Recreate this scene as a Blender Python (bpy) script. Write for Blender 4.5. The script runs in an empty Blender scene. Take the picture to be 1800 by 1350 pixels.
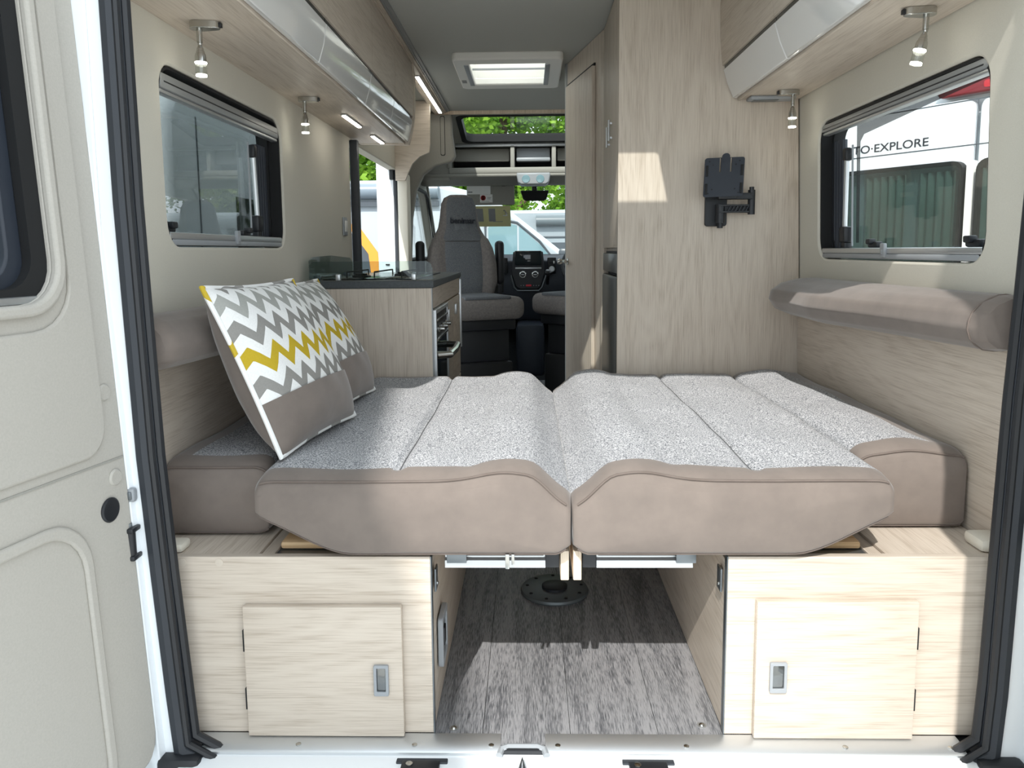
import bpy, bmesh, math, random
from mathutils import Vector, Matrix
random.seed(7)
sc = bpy.context.scene
COL = sc.collection
# ------------------------------------------------------------------ camera, sky, sun, exposure
# van coordinates in metres: X to the right, Y forward into the van, Z up; rear sill at Y=0, floor at Z=0
FPX = 1352.0
cam_d = bpy.data.cameras.new('camera'); cam = bpy.data.objects.new('camera', cam_d); COL.objects.link(cam)
cam_d.sensor_width = 36.0; cam_d.lens = FPX/1800*36.0; cam_d.shift_y = -(675-600)/1800.0
cam_d.clip_start = 0.02; cam_d.clip_end = 300
cam.matrix_world = (Matrix.Translation((0, -1.45, .986)) @ Matrix.Rotation(math.atan(30/FPX), 4, 'Z')
    @ Matrix.Rotation(math.pi/2-math.atan(160/FPX), 4, 'X') @ Matrix.Rotation(math.radians(-.5), 4, 'Z'))
sc.camera = cam
w = bpy.data.worlds.new('sky'); sc.world = w; w.use_nodes = True
bg = w.node_tree.nodes['Background']; bg.inputs[0].default_value = (.84, .93, 1, 1); bg.inputs[1].default_value = 1.65
sun_d = bpy.data.lights.new('sun', 'SUN'); sun = bpy.data.objects.new('sun', sun_d); COL.objects.link(sun)
sun_d.energy = 3.5; sun_d.angle = math.radians(.6); sun_d.color = (1, .97, .92)
sun.rotation_euler = Vector((.2, 1, -1.0)).to_track_quat('-Z', 'Y').to_euler()
sun.location = (-2, -10, 10)
vs = sc.view_settings; vs.view_transform = 'Standard'; vs.look = 'None'; vs.exposure = .48; vs.gamma = 1.0; vs.use_curve_mapping = False
try:
    sc.cycles.max_bounces = 14; sc.cycles.diffuse_bounces = 8; sc.cycles.transparent_max_bounces = 16; sc.cycles.sample_clamp_indirect = 6
    sc.cycles.use_denoising = True
except Exception: pass

# ------------------------------------------------------------------ helpers
def lin(r, g, b):
    f = lambda c: ((c/255+.055)/1.055)**2.4 if c/255 > .04045 else c/255/12.92
    return (f(r), f(g), f(b), 1)
def rr(a0, a1, b0, b1, r, n=5):
    pts = []
    for cx, cy, s in ((a1-r, b1-r, 0), (a0+r, b1-r, 1), (a0+r, b0+r, 2), (a1-r, b0+r, 3)):
        for k in range(n+1):
            t = math.pi/2*(s+k/n); pts.append((cx+r*math.cos(t), cy+r*math.sin(t)))
    return pts
AX = {'x': lambda a, p, q: (a, p, q), 'y': lambda a, p, q: (p, a, q), 'z': lambda a, p, q: (p, q, a)}
class MB:
    def __init__(s): s.v = []; s.f = []; s.m = []; s.uv = None
    def add(s, v, f, mi=0):
        o = len(s.v); s.v += [tuple(p) for p in v]
        for q in f: s.f.append(tuple(i+o for i in q)); s.m.append(mi)
        return s
    def box(s, x0, x1, y0, y1, z0, z1, mi=0):
        v = [(x, y, z) for x in (x0, x1) for y in (y0, y1) for z in (z0, z1)]
        return s.add(v, [(0,1,3,2), (4,6,7,5), (0,4,5,1), (2,3,7,6), (0,2,6,4), (1,5,7,3)], mi)
    def rbox(s, x0, x1, y0, y1, z0, z1, r, seg=2, mi=0):
        bm = bmesh.new(); bmesh.ops.create_cube(bm, size=1)
        for vv in bm.verts: vv.co = ((x0+x1)/2+vv.co.x*(x1-x0), (y0+y1)/2+vv.co.y*(y1-y0), (z0+z1)/2+vv.co.z*(z1-z0))
        bmesh.ops.bevel(bm, geom=bm.edges[:], offset=r, segments=seg, profile=.5, affect='EDGES', clamp_overlap=True)
        bm.verts.index_update()
        s.add([tuple(vv.co) for vv in bm.verts], [tuple(x.index for x in f.verts) for f in bm.faces], mi); bm.free(); return s
    def prism(s, poly, axis, a0, a1, mi=0):
        g = AX[axis]; n = len(poly)
        v = [g(a0, *p) for p in poly]+[g(a1, *p) for p in poly]
        return s.add(v, [tuple(range(n))[::-1], tuple(range(n, 2*n))]+[(i, (i+1) % n, n+(i+1) % n, n+i) for i in range(n)], mi)
    def ring(s, out, inn, axis, a0, a1, mi=0):
        g = AX[axis]; n = len(out)
        v = [g(a, *p) for a in (a0, a1) for l in (out, inn) for p in l]; F = []
        for i in range(n):
            j = (i+1) % n
            F += [(i, j, n+j, n+i), (2*n+i, 3*n+i, 3*n+j, 2*n+j), (i, 2*n+i, 2*n+j, j), (n+i, n+j, 3*n+j, 3*n+i)]
        return s.add(v, F, mi)
    def panel(s, outer, holes, axis, a0, a1, mi=0):
        g = AX[axis]; bm = bmesh.new(); loops = []
        for lp in [outer]+list(holes):
            vs_ = [bm.verts.new((p[0], p[1], 0)) for p in lp]; loops.append(len(lp))
            for i in range(len(vs_)): bm.edges.new((vs_[i], vs_[(i+1) % len(vs_)]))
        bmesh.ops.triangle_fill(bm, edges=bm.edges[:], use_beauty=True)
        bm.verts.index_update(); n = len(bm.verts); P = [(q.co.x, q.co.y) for q in bm.verts]
        v = [g(a0, *p) for p in P]+[g(a1, *p) for p in P]; F = []
        for f in bm.faces:
            t = tuple(q.index for q in f.verts); F += [t, tuple(i+n for i in t[::-1])]
        o = 0
        for L in loops:
            F += [(o+i, o+(i+1) % L, n+o+(i+1) % L, n+o+i) for i in range(L)]; o += L
        bm.free(); return s.add(v, F, mi)
    def tube(s, path, r, n=8, closed=False, mi=0, caps=True):
        P = [Vector(p) for p in path]; N = len(P); rs = r if isinstance(r, (list, tuple)) else [r]*N
        o = len(s.v); up = None
        for i, p in enumerate(P):
            a = P[(i-1) % N] if (closed or i > 0) else p; b = P[(i+1) % N] if (closed or i < N-1) else p
            d = (b-a).normalized()
            if up is None: up = Vector((0, 0, 1)) if abs(d.z) < .9 else Vector((1, 0, 0))
            e1 = d.cross(up)
            if e1.length < 1e-5: e1 = d.cross(Vector((0, 1, 0)))
            e1.normalize(); e2 = e1.cross(d).normalized(); up = e2
            for k in range(n):
                t = 2*math.pi*k/n; s.v.append(tuple(p+(e1*math.cos(t)+e2*math.sin(t))*rs[i]))
        for i in range(N if closed else N-1):
            a = o+i*n; b = o+((i+1) % N)*n
            for k in range(n): s.f.append((a+k, a+(k+1) % n, b+(k+1) % n, b+k)); s.m.append(mi)
        if not closed and caps:
            s.f.append(tuple(o+k for k in range(n))[::-1]); s.m.append(mi)
            s.f.append(tuple(o+(N-1)*n+k for k in range(n))); s.m.append(mi)
        return s
    def lathe(s, prof, c, n=20, d=(0, 0, 1), mi=0):
        d = Vector(d).normalized(); e1 = d.orthogonal().normalized(); e2 = d.cross(e1); c = Vector(c)
        v = [c+d*z+(e1*math.cos(2*math.pi*k/n)+e2*math.sin(2*math.pi*k/n))*r for r, z in prof for k in range(n)]
        N = len(prof); F = [(i*n+k, i*n+(k+1) % n, (i+1)*n+(k+1) % n, (i+1)*n+k) for i in range(N-1) for k in range(n)]
        F += [tuple(range(n))[::-1], tuple((N-1)*n+k for k in range(n))]
        return s.add(v, F, mi)
    def grid(s, fn, nu, nv, mi=0, cu=False, fmi=None):
        o = len(s.v); U = nu if cu else nu+1
        for j in range(nv+1):
            for i in range(U): s.v.append(tuple(fn(i/nu, j/nv)))
        for j in range(nv):
            for i in range(nu):
                a = o+j*U+i; b = o+j*U+(i+1) % U
                s.f.append((a, b, b+U, a+U)); s.m.append(mi if fmi is None else fmi((i+.5)/nu, (j+.5)/nv))
        return s
    def shear(s, fn): s.v = [tuple(fn(*p)) for p in s.v]; return s
def thing(name, label, cat, loc=(0, 0, 0), rz=0, group=None, rot=None, kind=None):
    o = bpy.data.objects.new(name, None); COL.objects.link(o); o.location = loc; o.rotation_euler = rot or (0, 0, rz)
    o.empty_display_size = .05
    if label: o['label'] = label
    if cat: o['category'] = cat
    if group: o['group'] = group
    if kind: o['kind'] = kind
    return o
def org(o):
    v = Vector(o.location)
    while o.parent: o = o.parent; v += Vector(o.location)
    return v
def obj(name, mb, mat, parent=None, local=False, smooth=35, bevel=0, seg=2, label=None, cat=None, group=None, kind=None, sub=0, thick=0):
    me = bpy.data.meshes.new(name)
    off = org(parent) if (parent is not None and not local) else Vector((0, 0, 0))
    me.from_pydata([tuple(Vector(p)-off) for p in mb.v], [], mb.f)
    mats = mat if isinstance(mat, (list, tuple)) else [mat]
    for m in mats: me.materials.append(m)
    if len(mats) > 1:
        for p, mi in zip(me.polygons, mb.m): p.material_index = mi
    bm = bmesh.new(); bm.from_mesh(me); bmesh.ops.recalc_face_normals(bm, faces=bm.faces[:]); bm.to_mesh(me); bm.free()
    if smooth:
        for p in me.polygons: p.use_smooth = True
        me.set_sharp_from_angle(angle=math.radians(smooth))
    o = bpy.data.objects.new(name, me); COL.objects.link(o)
    if parent is not None: o.parent = parent
    if thick: m = o.modifiers.new('t', 'SOLIDIFY'); m.thickness = thick; m.offset = 0
    if sub: m = o.modifiers.new('s', 'SUBSURF'); m.levels = m.render_levels = sub
    if bevel:
        m = o.modifiers.new('b', 'BEVEL'); m.width = bevel; m.segments = seg; m.limit_method = 'ANGLE'; m.angle_limit = math.radians(40)
    for k, v in (('label', label), ('category', cat), ('group', group), ('kind', kind)):
        if v: o[k] = v
    return o
def text(name, body, size, mat, parent, M, extrude=.0006, bold=0, sx=1):
    cu = bpy.data.curves.new(name, 'FONT'); cu.body = body; cu.size = size; cu.extrude = extrude; cu.align_x = 'CENTER'; cu.align_y = 'CENTER'; cu.offset = bold
    t = bpy.data.objects.new(name, cu); COL.objects.link(t)
    me = bpy.data.meshes.new_from_object(t.evaluated_get(bpy.context.evaluated_depsgraph_get())); bpy.data.objects.remove(t)
    me.transform(Matrix.Scale(sx, 4, (1, 0, 0))); me.transform(M)
    me.materials.clear(); me.materials.append(mat)
    o = bpy.data.objects.new(name, me); COL.objects.link(o); o.parent = parent
    return o
def copy_tree(o, parent=None):
    c = o.copy(); COL.objects.link(c); c.parent = parent
    for ch in list(o.children): copy_tree(ch, c)
    return c

# ------------------------------------------------------------------ materials
def base(name, col=(.5, .5, .5, 1), rough=.5, metal=0, spec=.5, coat=0, emit=None, es=0):
    m = bpy.data.materials.new(name); m.use_nodes = True; nt = m.node_tree; b = nt.nodes['Principled BSDF']
    b.inputs['Base Color'].default_value = col; b.inputs['Roughness'].default_value = rough; b.inputs['Metallic'].default_value = metal
    b.inputs['Specular IOR Level'].default_value = spec; b.inputs['Coat Weight'].default_value = coat
    if emit: b.inputs['Emission Color'].default_value = emit; b.inputs['Emission Strength'].default_value = es
    return m, nt, b
def nd(nt, t, **kw):
    n = nt.nodes.new(t)
    for k, v in kw.items(): setattr(n, k, v)
    return n
def ramp(nt, stops, interp='LINEAR'):
    r = nd(nt, 'ShaderNodeValToRGB'); r.color_ramp.interpolation = interp; e = r.color_ramp.elements
    while len(e) < len(stops): e.new(.5)
    for i, (p, c) in enumerate(stops): e[i].position = p; e[i].color = c
    return r
def coords(nt, scale=(1, 1, 1), rot=(0, 0, 0), loc=(0, 0, 0)):
    tc = nd(nt, 'ShaderNodeTexCoord'); mp = nd(nt, 'ShaderNodeMapping'); nt.links.new(tc.outputs['Object'], mp.inputs[0])
    mp.inputs['Scale'].default_value = scale; mp.inputs['Rotation'].default_value = rot; mp.inputs['Location'].default_value = loc
    return mp
def noise(nt, src, scale=5, detail=3, rough=.5, dist=0):
    n = nd(nt, 'ShaderNodeTexNoise'); n.inputs['Scale'].default_value = scale; n.inputs['Detail'].default_value = detail
    n.inputs['Roughness'].default_value = rough; n.inputs['Distortion'].default_value = dist; nt.links.new(src.outputs[0], n.inputs[0]); return n
def bump(nt, b, src, strength=.2, dist=.002):
    bp = nd(nt, 'ShaderNodeBump'); bp.inputs['Strength'].default_value = strength; bp.inputs['Distance'].default_value = dist
    nt.links.new(src, bp.inputs['Height']); nt.links.new(bp.outputs[0], b.inputs['Normal'])
def wood(name, axis, pale, mid, dark, rough=.45, fine=1.0, seed=0):
    """laminate with the grain running along axis"""
    m, nt, b = base(name, pale, rough, spec=.35)
    sc1 = [40*fine]*3; sc1[axis] = 2.2; sc2 = [330*fine]*3; sc2[axis] = 9
    c1 = coords(nt, sc1, loc=(seed, seed*.7, seed*.3)); c2 = coords(nt, sc2, loc=(seed, 0, seed))
    s3 = [4.5]*3; s3[axis] = .7; c3 = coords(nt, s3, loc=(seed*2, 0, 1))
    n1 = noise(nt, c1, 1, 4, .55, .4); n2 = noise(nt, c2, 1, 3, .6, .15); n3 = noise(nt, c3, 1, 2, .45, .5)
    wv = nd(nt, 'ShaderNodeMath', operation='MULTIPLY'); nt.links.new(n3.outputs[0], wv.inputs[0]); wv.inputs[1].default_value = 34
    sn = nd(nt, 'ShaderNodeMath', operation='PINGPONG'); nt.links.new(wv.outputs[0], sn.inputs[0]); sn.inputs[1].default_value = 1.0
    m1 = nd(nt, 'ShaderNodeMath', operation='MULTIPLY'); nt.links.new(n1.outputs[0], m1.inputs[0]); m1.inputs[1].default_value = .34
    a = nd(nt, 'ShaderNodeMath', operation='MULTIPLY_ADD'); nt.links.new(n2.outputs[0], a.inputs[0]); a.inputs[1].default_value = .75; nt.links.new(m1.outputs[0], a.inputs[2])
    a2 = nd(nt, 'ShaderNodeMath', operation='MULTIPLY_ADD'); nt.links.new(sn.outputs[0], a2.inputs[0]); a2.inputs[1].default_value = .09; nt.links.new(a.outputs[0], a2.inputs[2])
    r = ramp(nt, [(.42, dark), (.58, mid), (.76, pale)]); nt.links.new(a2.outputs[0], r.inputs[0]); nt.links.new(r.outputs[0], b.inputs['Base Color'])
    bump(nt, b, n2.outputs[0], .06, .001); return m
WP, WM, WD = lin(204, 193, 179), lin(196, 184, 170), lin(176, 163, 148)
W_X = wood('oak_laminate_across', 0, WP, WM, WD); W_Y = wood('oak_laminate_lengthwise', 1, WP, WM, WD, seed=3); W_Z = wood('oak_laminate_upright', 2, WP, WM, WD, seed=5)
def flecks(name, c1, c2, scale, rough=.8, lo=.35, hi=.65, st=.15, dist=.001, stretch=(1, 1, 1), sheen=0, detail=2):
    m, nt, b = base(name, c1, rough, spec=.2)
    c = coords(nt, stretch); n = noise(nt, c, scale, detail, .6); r = ramp(nt, [(lo, c1), (hi, c2)]); nt.links.new(n.outputs[0], r.inputs[0])
    nt.links.new(r.outputs[0], b.inputs['Base Color']); b.inputs['Sheen Weight'].default_value = sheen; b.inputs['Sheen Roughness'].default_value = .4
    if st: bump(nt, b, n.outputs[0], st, dist)
    return m
FABRIC = flecks('grey_melange_weave', lin(98, 101, 106), lin(206, 206, 208), 340, .95, .40, .60, .35, .0012, (1, 1, 1))
SUEDE = flecks('taupe_suede', lin(113, 104, 98), lin(124, 114, 107), 14, .9, .3, .7, .05, .001, sheen=.35, detail=6)
SUEDE_D = flecks('piping_suede', lin(104, 94, 88), lin(112, 102, 96), 20, .9)
WALLV = flecks('beige_wall_lining', lin(200, 196, 184), lin(206, 202, 190), 420, .75, .3, .7, .12, .0006)
CEIL = flecks('grey_ceiling_lining', lin(176, 177, 172), lin(182, 183, 178), 300, .85, .3, .7, .1, .0006)
DOORP = flecks('cream_door_panel', lin(176, 172, 164), lin(182, 178, 170), 260, .6, .3, .7, .15, .0008)
VANW, _, _ = base('motorhome_white', lin(204, 210, 214), .25, coat=.4)
WHITE, _, _ = base('white_paint', lin(236, 240, 243), .18, coat=.5)
GLOSSW, _, _ = base('gloss_white_flap', lin(222, 222, 220), .07, coat=.6)
PLASW, _, _ = base('white_plastic', lin(228, 226, 220), .4)
CREAM, _, _ = base('cream_trim', lin(220, 214, 200), .5)
CABG = flecks('grey_cab_plastic', lin(150, 148, 141), lin(157, 155, 148), 200, .7, .3, .7, .1, .0006)
BLACK, _, _ = base('black_plastic', lin(30, 32, 36), .45)
BLK2, _, _ = base('matt_black', lin(16, 17, 19), .7)
RUBBER, _, _ = base('dark_rubber', lin(46, 50, 56), .55)
DARKB, _, _ = base('blue_black_plastic', lin(38, 44, 54), .5)
CHROME, _, _ = base('brushed_nickel', lin(190, 190, 186), .22, 1)
ALU, _, _ = base('aluminium', lin(205, 208, 210), .38, .85)
STEELG, _, _ = base('grey_steel', lin(120, 126, 130), .35, .8)
ALUG, _, _ = base('grey_blind_profile', lin(150, 152, 152), .4, .3)
GREYP, _, _ = base('grey_plastic', lin(150, 154, 158), .4)
WORK = flecks('slate_worktop', lin(72, 76, 78), lin(80, 84, 86), 120, .45)
FRIDGE, _, _ = base('fridge_dark', lin(64, 68, 68), .28)
BEECH = wood('beech_slat', 0, lin(232, 200, 158), lin(222, 186, 142), lin(196, 158, 112), .5)
PALEW = wood('pale_end_grain', 2, lin(232, 216, 196), lin(222, 204, 182), lin(196, 176, 152), .6)
RED, _, _ = base('red_lens', lin(112, 18, 26), .2)
ORANGE, _, _ = base('orange_stripe', lin(236, 158, 66), .3)
REDS, _, _ = base('red_stripe', lin(196, 44, 58), .3)
DGREY, _, _ = base('dark_grey_paint', lin(78, 84, 90), .3)
LED, _, _ = base('lit_led', (1, 1, 1, 1), .4, emit=(1, .95, .84, 1), es=12)
SKYL, _, _ = base('vent_lid', (1, 1, 1, 1), .3)
CURT = flecks('pale_curtain', lin(196, 204, 196), lin(206, 212, 204), 60, .9)
SEATF = flecks('seat_weave', lin(86, 90, 95), lin(116, 119, 122), 260, .9, .35, .65, .2)
SEATT = flecks('seat_taupe', lin(112, 108, 106), lin(126, 121, 118), 80, .9, .35, .65, .1)
CARPET = flecks('black_rubber_mat', lin(30, 32, 34), lin(40, 42, 44), 100, .8)
BARK = flecks('bark', lin(84, 70, 56), lin(112, 96, 78), 12, .9, .3, .7, .6, .02, (1, 1, .3))
PAVE = flecks('pale_paving', lin(196, 194, 189), lin(212, 210, 205), 6, .9, .3, .7, .1, .002, detail=6)
RENDER_W, _, _ = base('cream_render', lin(214, 208, 196), .8)
PAPER, _, _ = base('yellow_paper', lin(226, 216, 158), .7)
PRINTG, _, _ = base('grey_print', lin(150, 148, 146), .7)
INK, _, _ = base('dark_ink', lin(30, 34, 44), .5)
WHITEP, _, _ = base('white_paper', lin(236, 236, 234), .6)
REDINK, _, _ = base('red_ink', lin(186, 60, 62), .6)
def leafmat(name, a, b_):
    m, nt, b = base(name, a, .6, spec=.3)
    c = coords(nt, (1, 1, 1)); n = noise(nt, c, 2.2, 3); r = ramp(nt, [(.35, a), (.65, b_)]); nt.links.new(n.outputs[0], r.inputs[0]); nt.links.new(r.outputs[0], b.inputs['Base Color'])
    tr = nd(nt, 'ShaderNodeBsdfTranslucent'); mx = nd(nt, 'ShaderNodeMixShader'); mx.inputs[0].default_value = .4
    nt.links.new(r.outputs[0], tr.inputs[0]); nt.links.new(b.outputs[0], mx.inputs[1]); nt.links.new(tr.outputs[0], mx.inputs[2])
    nt.links.new(mx.outputs[0], nt.nodes['Material Output'].inputs[0]); return m
LEAF = [leafmat('leaf_fresh', lin(96, 142, 44), lin(146, 186, 62)), leafmat('leaf_deep', lin(70, 112, 40), lin(112, 150, 52)), leafmat('leaf_olive', lin(96, 118, 56), lin(140, 152, 78))]
def glass(name, tint=(.9, .95, .95, 1), refl=.06, rough=0.0):
    m = bpy.data.materials.new(name); m.use_nodes = True; nt = m.node_tree; nt.nodes.clear()
    out = nd(nt, 'ShaderNodeOutputMaterial'); tr = nd(nt, 'ShaderNodeBsdfTransparent'); gl = nd(nt, 'ShaderNodeBsdfGlossy'); mx = nd(nt, 'ShaderNodeMixShader')
    fr = nd(nt, 'ShaderNodeLayerWeight'); fr.inputs[0].default_value = .5
    pw = nd(nt, 'ShaderNodeMath', operation='POWER'); pw.inputs[1].default_value = 4.0; nt.links.new(fr.outputs['Facing'], pw.inputs[0])
    ma = nd(nt, 'ShaderNodeMath', operation='MULTIPLY_ADD'); ma.inputs[1].default_value = .55; ma.inputs[2].default_value = refl; nt.links.new(pw.outputs[0], ma.inputs[0])
    tr.inputs[0].default_value = tint; gl.inputs['Roughness'].default_value = rough
    nt.links.new(ma.outputs[0], mx.inputs[0]); nt.links.new(tr.outputs[0], mx.inputs[1]); nt.links.new(gl.outputs[0], mx.inputs[2]); nt.links.new(mx.outputs[0], out.inputs[0])
    return m
GLASS = glass('clear_glass', (.96, .98, .97, 1), .02); GTINT = glass('tinted_acrylic', (.52, .545, .54, 1), .07); GTINT2 = glass('tinted_acrylic_light', (.95, .97, .97, 1), .015); GLID = glass('smoked_glass', (.72, .78, .78, 1), .03)
GDARK, _, _ = base('dark_window_glass', lin(40, 48, 50), .06, coat=.3)
GBLUE, _, _ = base('blue_window_glass', lin(120, 150, 158), .05, coat=.5)
GREYGL = glass('smoked_van_window', (.46, .53, .52, 1), .06)
ACRYL = glass('acrylic_rod', (.88, .90, .88, 1), .06)
OPAL = bpy.data.materials.new('opal_vent_dome'); OPAL.use_nodes = True
_nt = OPAL.node_tree; _nt.nodes.clear(); _o = nd(_nt, 'ShaderNodeOutputMaterial'); _t = nd(_nt, 'ShaderNodeBsdfTranslucent'); _t.inputs[0].default_value = (.95, .95, .92, 1); _nt.links.new(_t.outputs[0], _o.inputs[0])
# floor vinyl: dark limed oak, grain along Y
m, nt, b = base('dark_limed_oak_vinyl', lin(100, 98, 97), .42, spec=.4)
c1 = coords(nt, (22, 1.8, 22)); c2 = coords(nt, (520, 30, 520)); n1 = noise(nt, c1, 1, 4, .55, 1.4); n2 = noise(nt, c2, 1, 3, .6, .3)
a = nd(nt, 'ShaderNodeMath', operation='MULTIPLY_ADD'); nt.links.new(n2.outputs[0], a.inputs[0]); a.inputs[1].default_value = 1.55; nt.links.new(n1.outputs[0], a.inputs[2])
r = ramp(nt, [(.2, lin(66, 67, 71)), (.5, lin(98, 99, 102)), (.9, lin(146, 146, 148))]); r.color_ramp.elements[0].position = .42
sc_ = nd(nt, 'ShaderNodeMath', operation='MULTIPLY'); nt.links.new(a.outputs[0], sc_.inputs[0]); sc_.inputs[1].default_value = .6
r.color_ramp.elements[0].position = .52; r.color_ramp.elements[1].position = .68; r.color_ramp.elements[2].position = .84
nt.links.new(sc_.outputs[0], r.inputs[0]); nt.links.new(r.outputs[0], b.inputs['Base Color']); bump(nt, b, n2.outputs[0], .15, .001)
VINYL = m
# chevron print on the scatter cushions (object space: x across, y up the cushion)
m, nt, b = base('chevron_print', (1, 1, 1, 1), .9, spec=.15)
tc = nd(nt, 'ShaderNodeTexCoord'); sx = nd(nt, 'ShaderNodeSeparateXYZ'); nt.links.new(tc.outputs['Object'], sx.inputs[0])
t1 = nd(nt, 'ShaderNodeMath', operation='PINGPONG'); t1.inputs[1].default_value = .029
ad = nd(nt, 'ShaderNodeMath', operation='ADD'); ad.inputs[1].default_value = 1.0; nt.links.new(sx.outputs[0], ad.inputs[0]); nt.links.new(ad.outputs[0], t1.inputs[0])
mu = nd(nt, 'ShaderNodeMath', operation='MULTIPLY_ADD'); mu.inputs[1].default_value = 1.35; nt.links.new(t1.outputs[0], mu.inputs[0]); nt.links.new(sx.outputs[1], mu.inputs[2])
mr = nd(nt, 'ShaderNodeMapRange'); mr.inputs['From Min'].default_value = -.115; mr.inputs['From Max'].default_value = .235; nt.links.new(mu.outputs[0], mr.inputs[0])
WHT, G1, G2, MUS = lin(236, 236, 234), lin(146, 144, 140), lin(166, 167, 162), lin(192, 166, 50)
rows = [G2, WHT, G1, WHT, MUS, WHT, G1, WHT, G2, WHT, G1]
r = ramp(nt, [(i/11, c) for i, c in enumerate(rows)], 'CONSTANT'); nt.links.new(mr.outputs[0], r.inputs[0])
wv = noise(nt, coords(nt, (1, 1, 1)), 300, 2); mxx = nd(nt, 'ShaderNodeMixRGB', blend_type='MULTIPLY'); mxx.inputs[0].default_value = .18
nt.links.new(r.outputs[0], mxx.inputs[1]); nt.links.new(wv.outputs[0], mxx.inputs[2]); nt.links.new(mxx.outputs[0], b.inputs['Base Color']); bump(nt, b, wv.outputs[0], .2, .0006)
CHEV = m
m, nt, b = base('chevron_piping', (1, 1, 1, 1), .9)
c = coords(nt, (1, 1, 1)); n = noise(nt, c, 9, 1); r = ramp(nt, [(0, lin(150, 148, 144)), (.4, WHT), (.58, MUS), (.66, WHT)], 'CONSTANT'); nt.links.new(n.outputs[0], r.inputs[0]); nt.links.new(r.outputs[0], b.inputs['Base Color'])
PIPE = m
# ------------------------------------------------------------------ the setting: van shell
XL = -.80
def XR(z): return .955-.035*(z-.55)
def shR(x, y, z): return (x+XR(z), y, z)
ZC = 1.88
S = 'structure'
floor = obj('floor', MB().box(-.86, 1.0, -.02, 5.1, -.04, -.003), BLK2, kind=S, label='dark grey limed oak vinyl floor of the van', smooth=0)
xs = [-.46, -.28, -.10, .08, .26, .44, .62]; k = 0
pm = {}
for i in range(len(xs)-1):
    y = [-.01, .09, -.01, .62, .3, -.01][i] ; y0 = -.01
    cuts = [-.01]+[c for c in ([.09, 1.3, 2.5, 3.7], [.95, 2.2, 3.4], [1.55, 2.8, 4.0], [.72, 1.9, 3.1], [1.2, 2.4, 3.6], [.5, 1.7, 2.9])[(i+5) % 6]]+[4.6]
    if i == 1: cuts = [-.01, .09, 1.3, 2.5, 3.7, 4.6]
    for a, c in zip(cuts[:-1], cuts[1:]):
        obj('plank', MB().box(xs[i]+.0006, xs[i+1]-.0006, a+.0006, c-.0006, -.003, 0), VINYL, floor, smooth=0)
vent_f = [(-.28, 2.24), (.10, 2.24), (.10, 2.71), (-.28, 2.71)]
vent_r = [(-.05, .46), (.335, .46), (.335, .70), (-.05, .70)]
ceiling = obj('ceiling', MB().panel([(-.86, -.03), (.97, -.03), (.97, 3.63), (-.86, 3.63)], [vent_f, vent_r], 'z', ZC, ZC+.06), CEIL, kind=S, label='grey lined ceiling of the living area', smooth=0)
WL = (.26, 1.09, 1.0, 1.405); WR = (.165, 1.085, .95, 1.378)
wall_l = obj('wall_left', MB().panel([(.0, -.04), (2.06, -.04), (2.06, 1.48), (3.45, 1.48), (3.45, ZC+.05), (.0, ZC+.05)], [rr(*WL, .065, 6)], 'x', XL, XL-.06), WALLV, kind=S, label='beige lined left wall with the window', bevel=.006)
wall_r = obj('wall_right', MB().panel([(.0, -.04), (3.9, -.04), (3.9, ZC+.05), (.0, ZC+.05)], [rr(*WR, .065, 6)], 'x', 0, .06).shear(shR), WALLV, kind=S, label='beige lined right wall with the window', bevel=.006)
# wood lining boards under the windows
obj('trim_1', MB().box(XL, XL+.012, .03, 1.215, .37, .80), W_Y, kind=S, label='pale oak lining board below the left window', bevel=.001)
obj('trim_2', MB().box(-.012, 0, .03, 1.245, .37, .80).shear(shR), W_Y, kind=S, label='pale oak lining board below the right window', bevel=.001)
# rear body frame with the door opening
seal_l = [(-.70, .0), (-.708, .12), (-.722, .36), (-.735, .6), (-.741, .85), (-.746, 1.08), (-.747, 1.45), (-.735, 1.64)]
seal_r = [(.90, .0), (.906, .12), (.91, .36), (.917, .7), (.925, .9), (.931, 1.08), (.94, 1.45), (.928, 1.64)]
def arc(c, r, a0, a1, n=6): return [(c[0]+r*math.cos(math.radians(a0+(a1-a0)*i/n)), c[1]+r*math.sin(math.radians(a0+(a1-a0)*i/n))) for i in range(n+1)]
TOPZ = 1.775
loop = ([(-.64, -.035)]+seal_l+arc((-.615, 1.655), .12, 180, 90)+arc((.808, 1.655), .12, 90, 0)+seal_r[::-1]+[(.85, -.035)])
frame = obj('wall_rear', MB().panel([(-.90, -.5), (1.04, -.5), (1.04, 1.97), (-.90, 1.97)], [loop], 'y', -.035, .012), WHITE, kind=S, label='white painted steel frame of the rear door opening', bevel=.004)
for sx, x0 in ((-1, -.90), (1, .955)):    # pressed step in each white pillar
    obj('pillar_pressing', MB().prism(rr(min(x0+.06, x0+.115), max(x0+.06, x0+.115), .62, 1.5, .02), 'y', -.041, -.034) if sx < 0 else MB().prism(rr(.985, 1.03, .2, .62, .02), 'y', -.041, -.034), WHITE, frame, bevel=.004)
sl = obj('trim_3', MB().tube([(x, -.022, z) for x, z in loop], .0215, 10, True), RUBBER, kind=S, label='dark rubber seal running round the rear door opening')
def off(lp, d):
    cx, cz = .1, .87
    return [(x+(d if x < cx else -d)*(1 if -.63 < z < 1.7 else .6), z+(d if z < .2 else (-d if z > 1.6 else 0))) for x, z in lp]
for x0, x1 in ((-.742, -.655), (.865, .955)): obj('corner_block', MB().rbox(x0, x1, -.06, -.012, -.045, -.004, .012), BLACK, sl)
obj('seal_lip', MB().tube([(x, -.016, z) for x, z in off(loop, .022)], .010, 8, True), BLACK, sl)
obj('seal_bead', MB().tube([(x, -.034, z) for x, z in off(loop, .014)], .008, 8, True), BLACK, sl)
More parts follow.
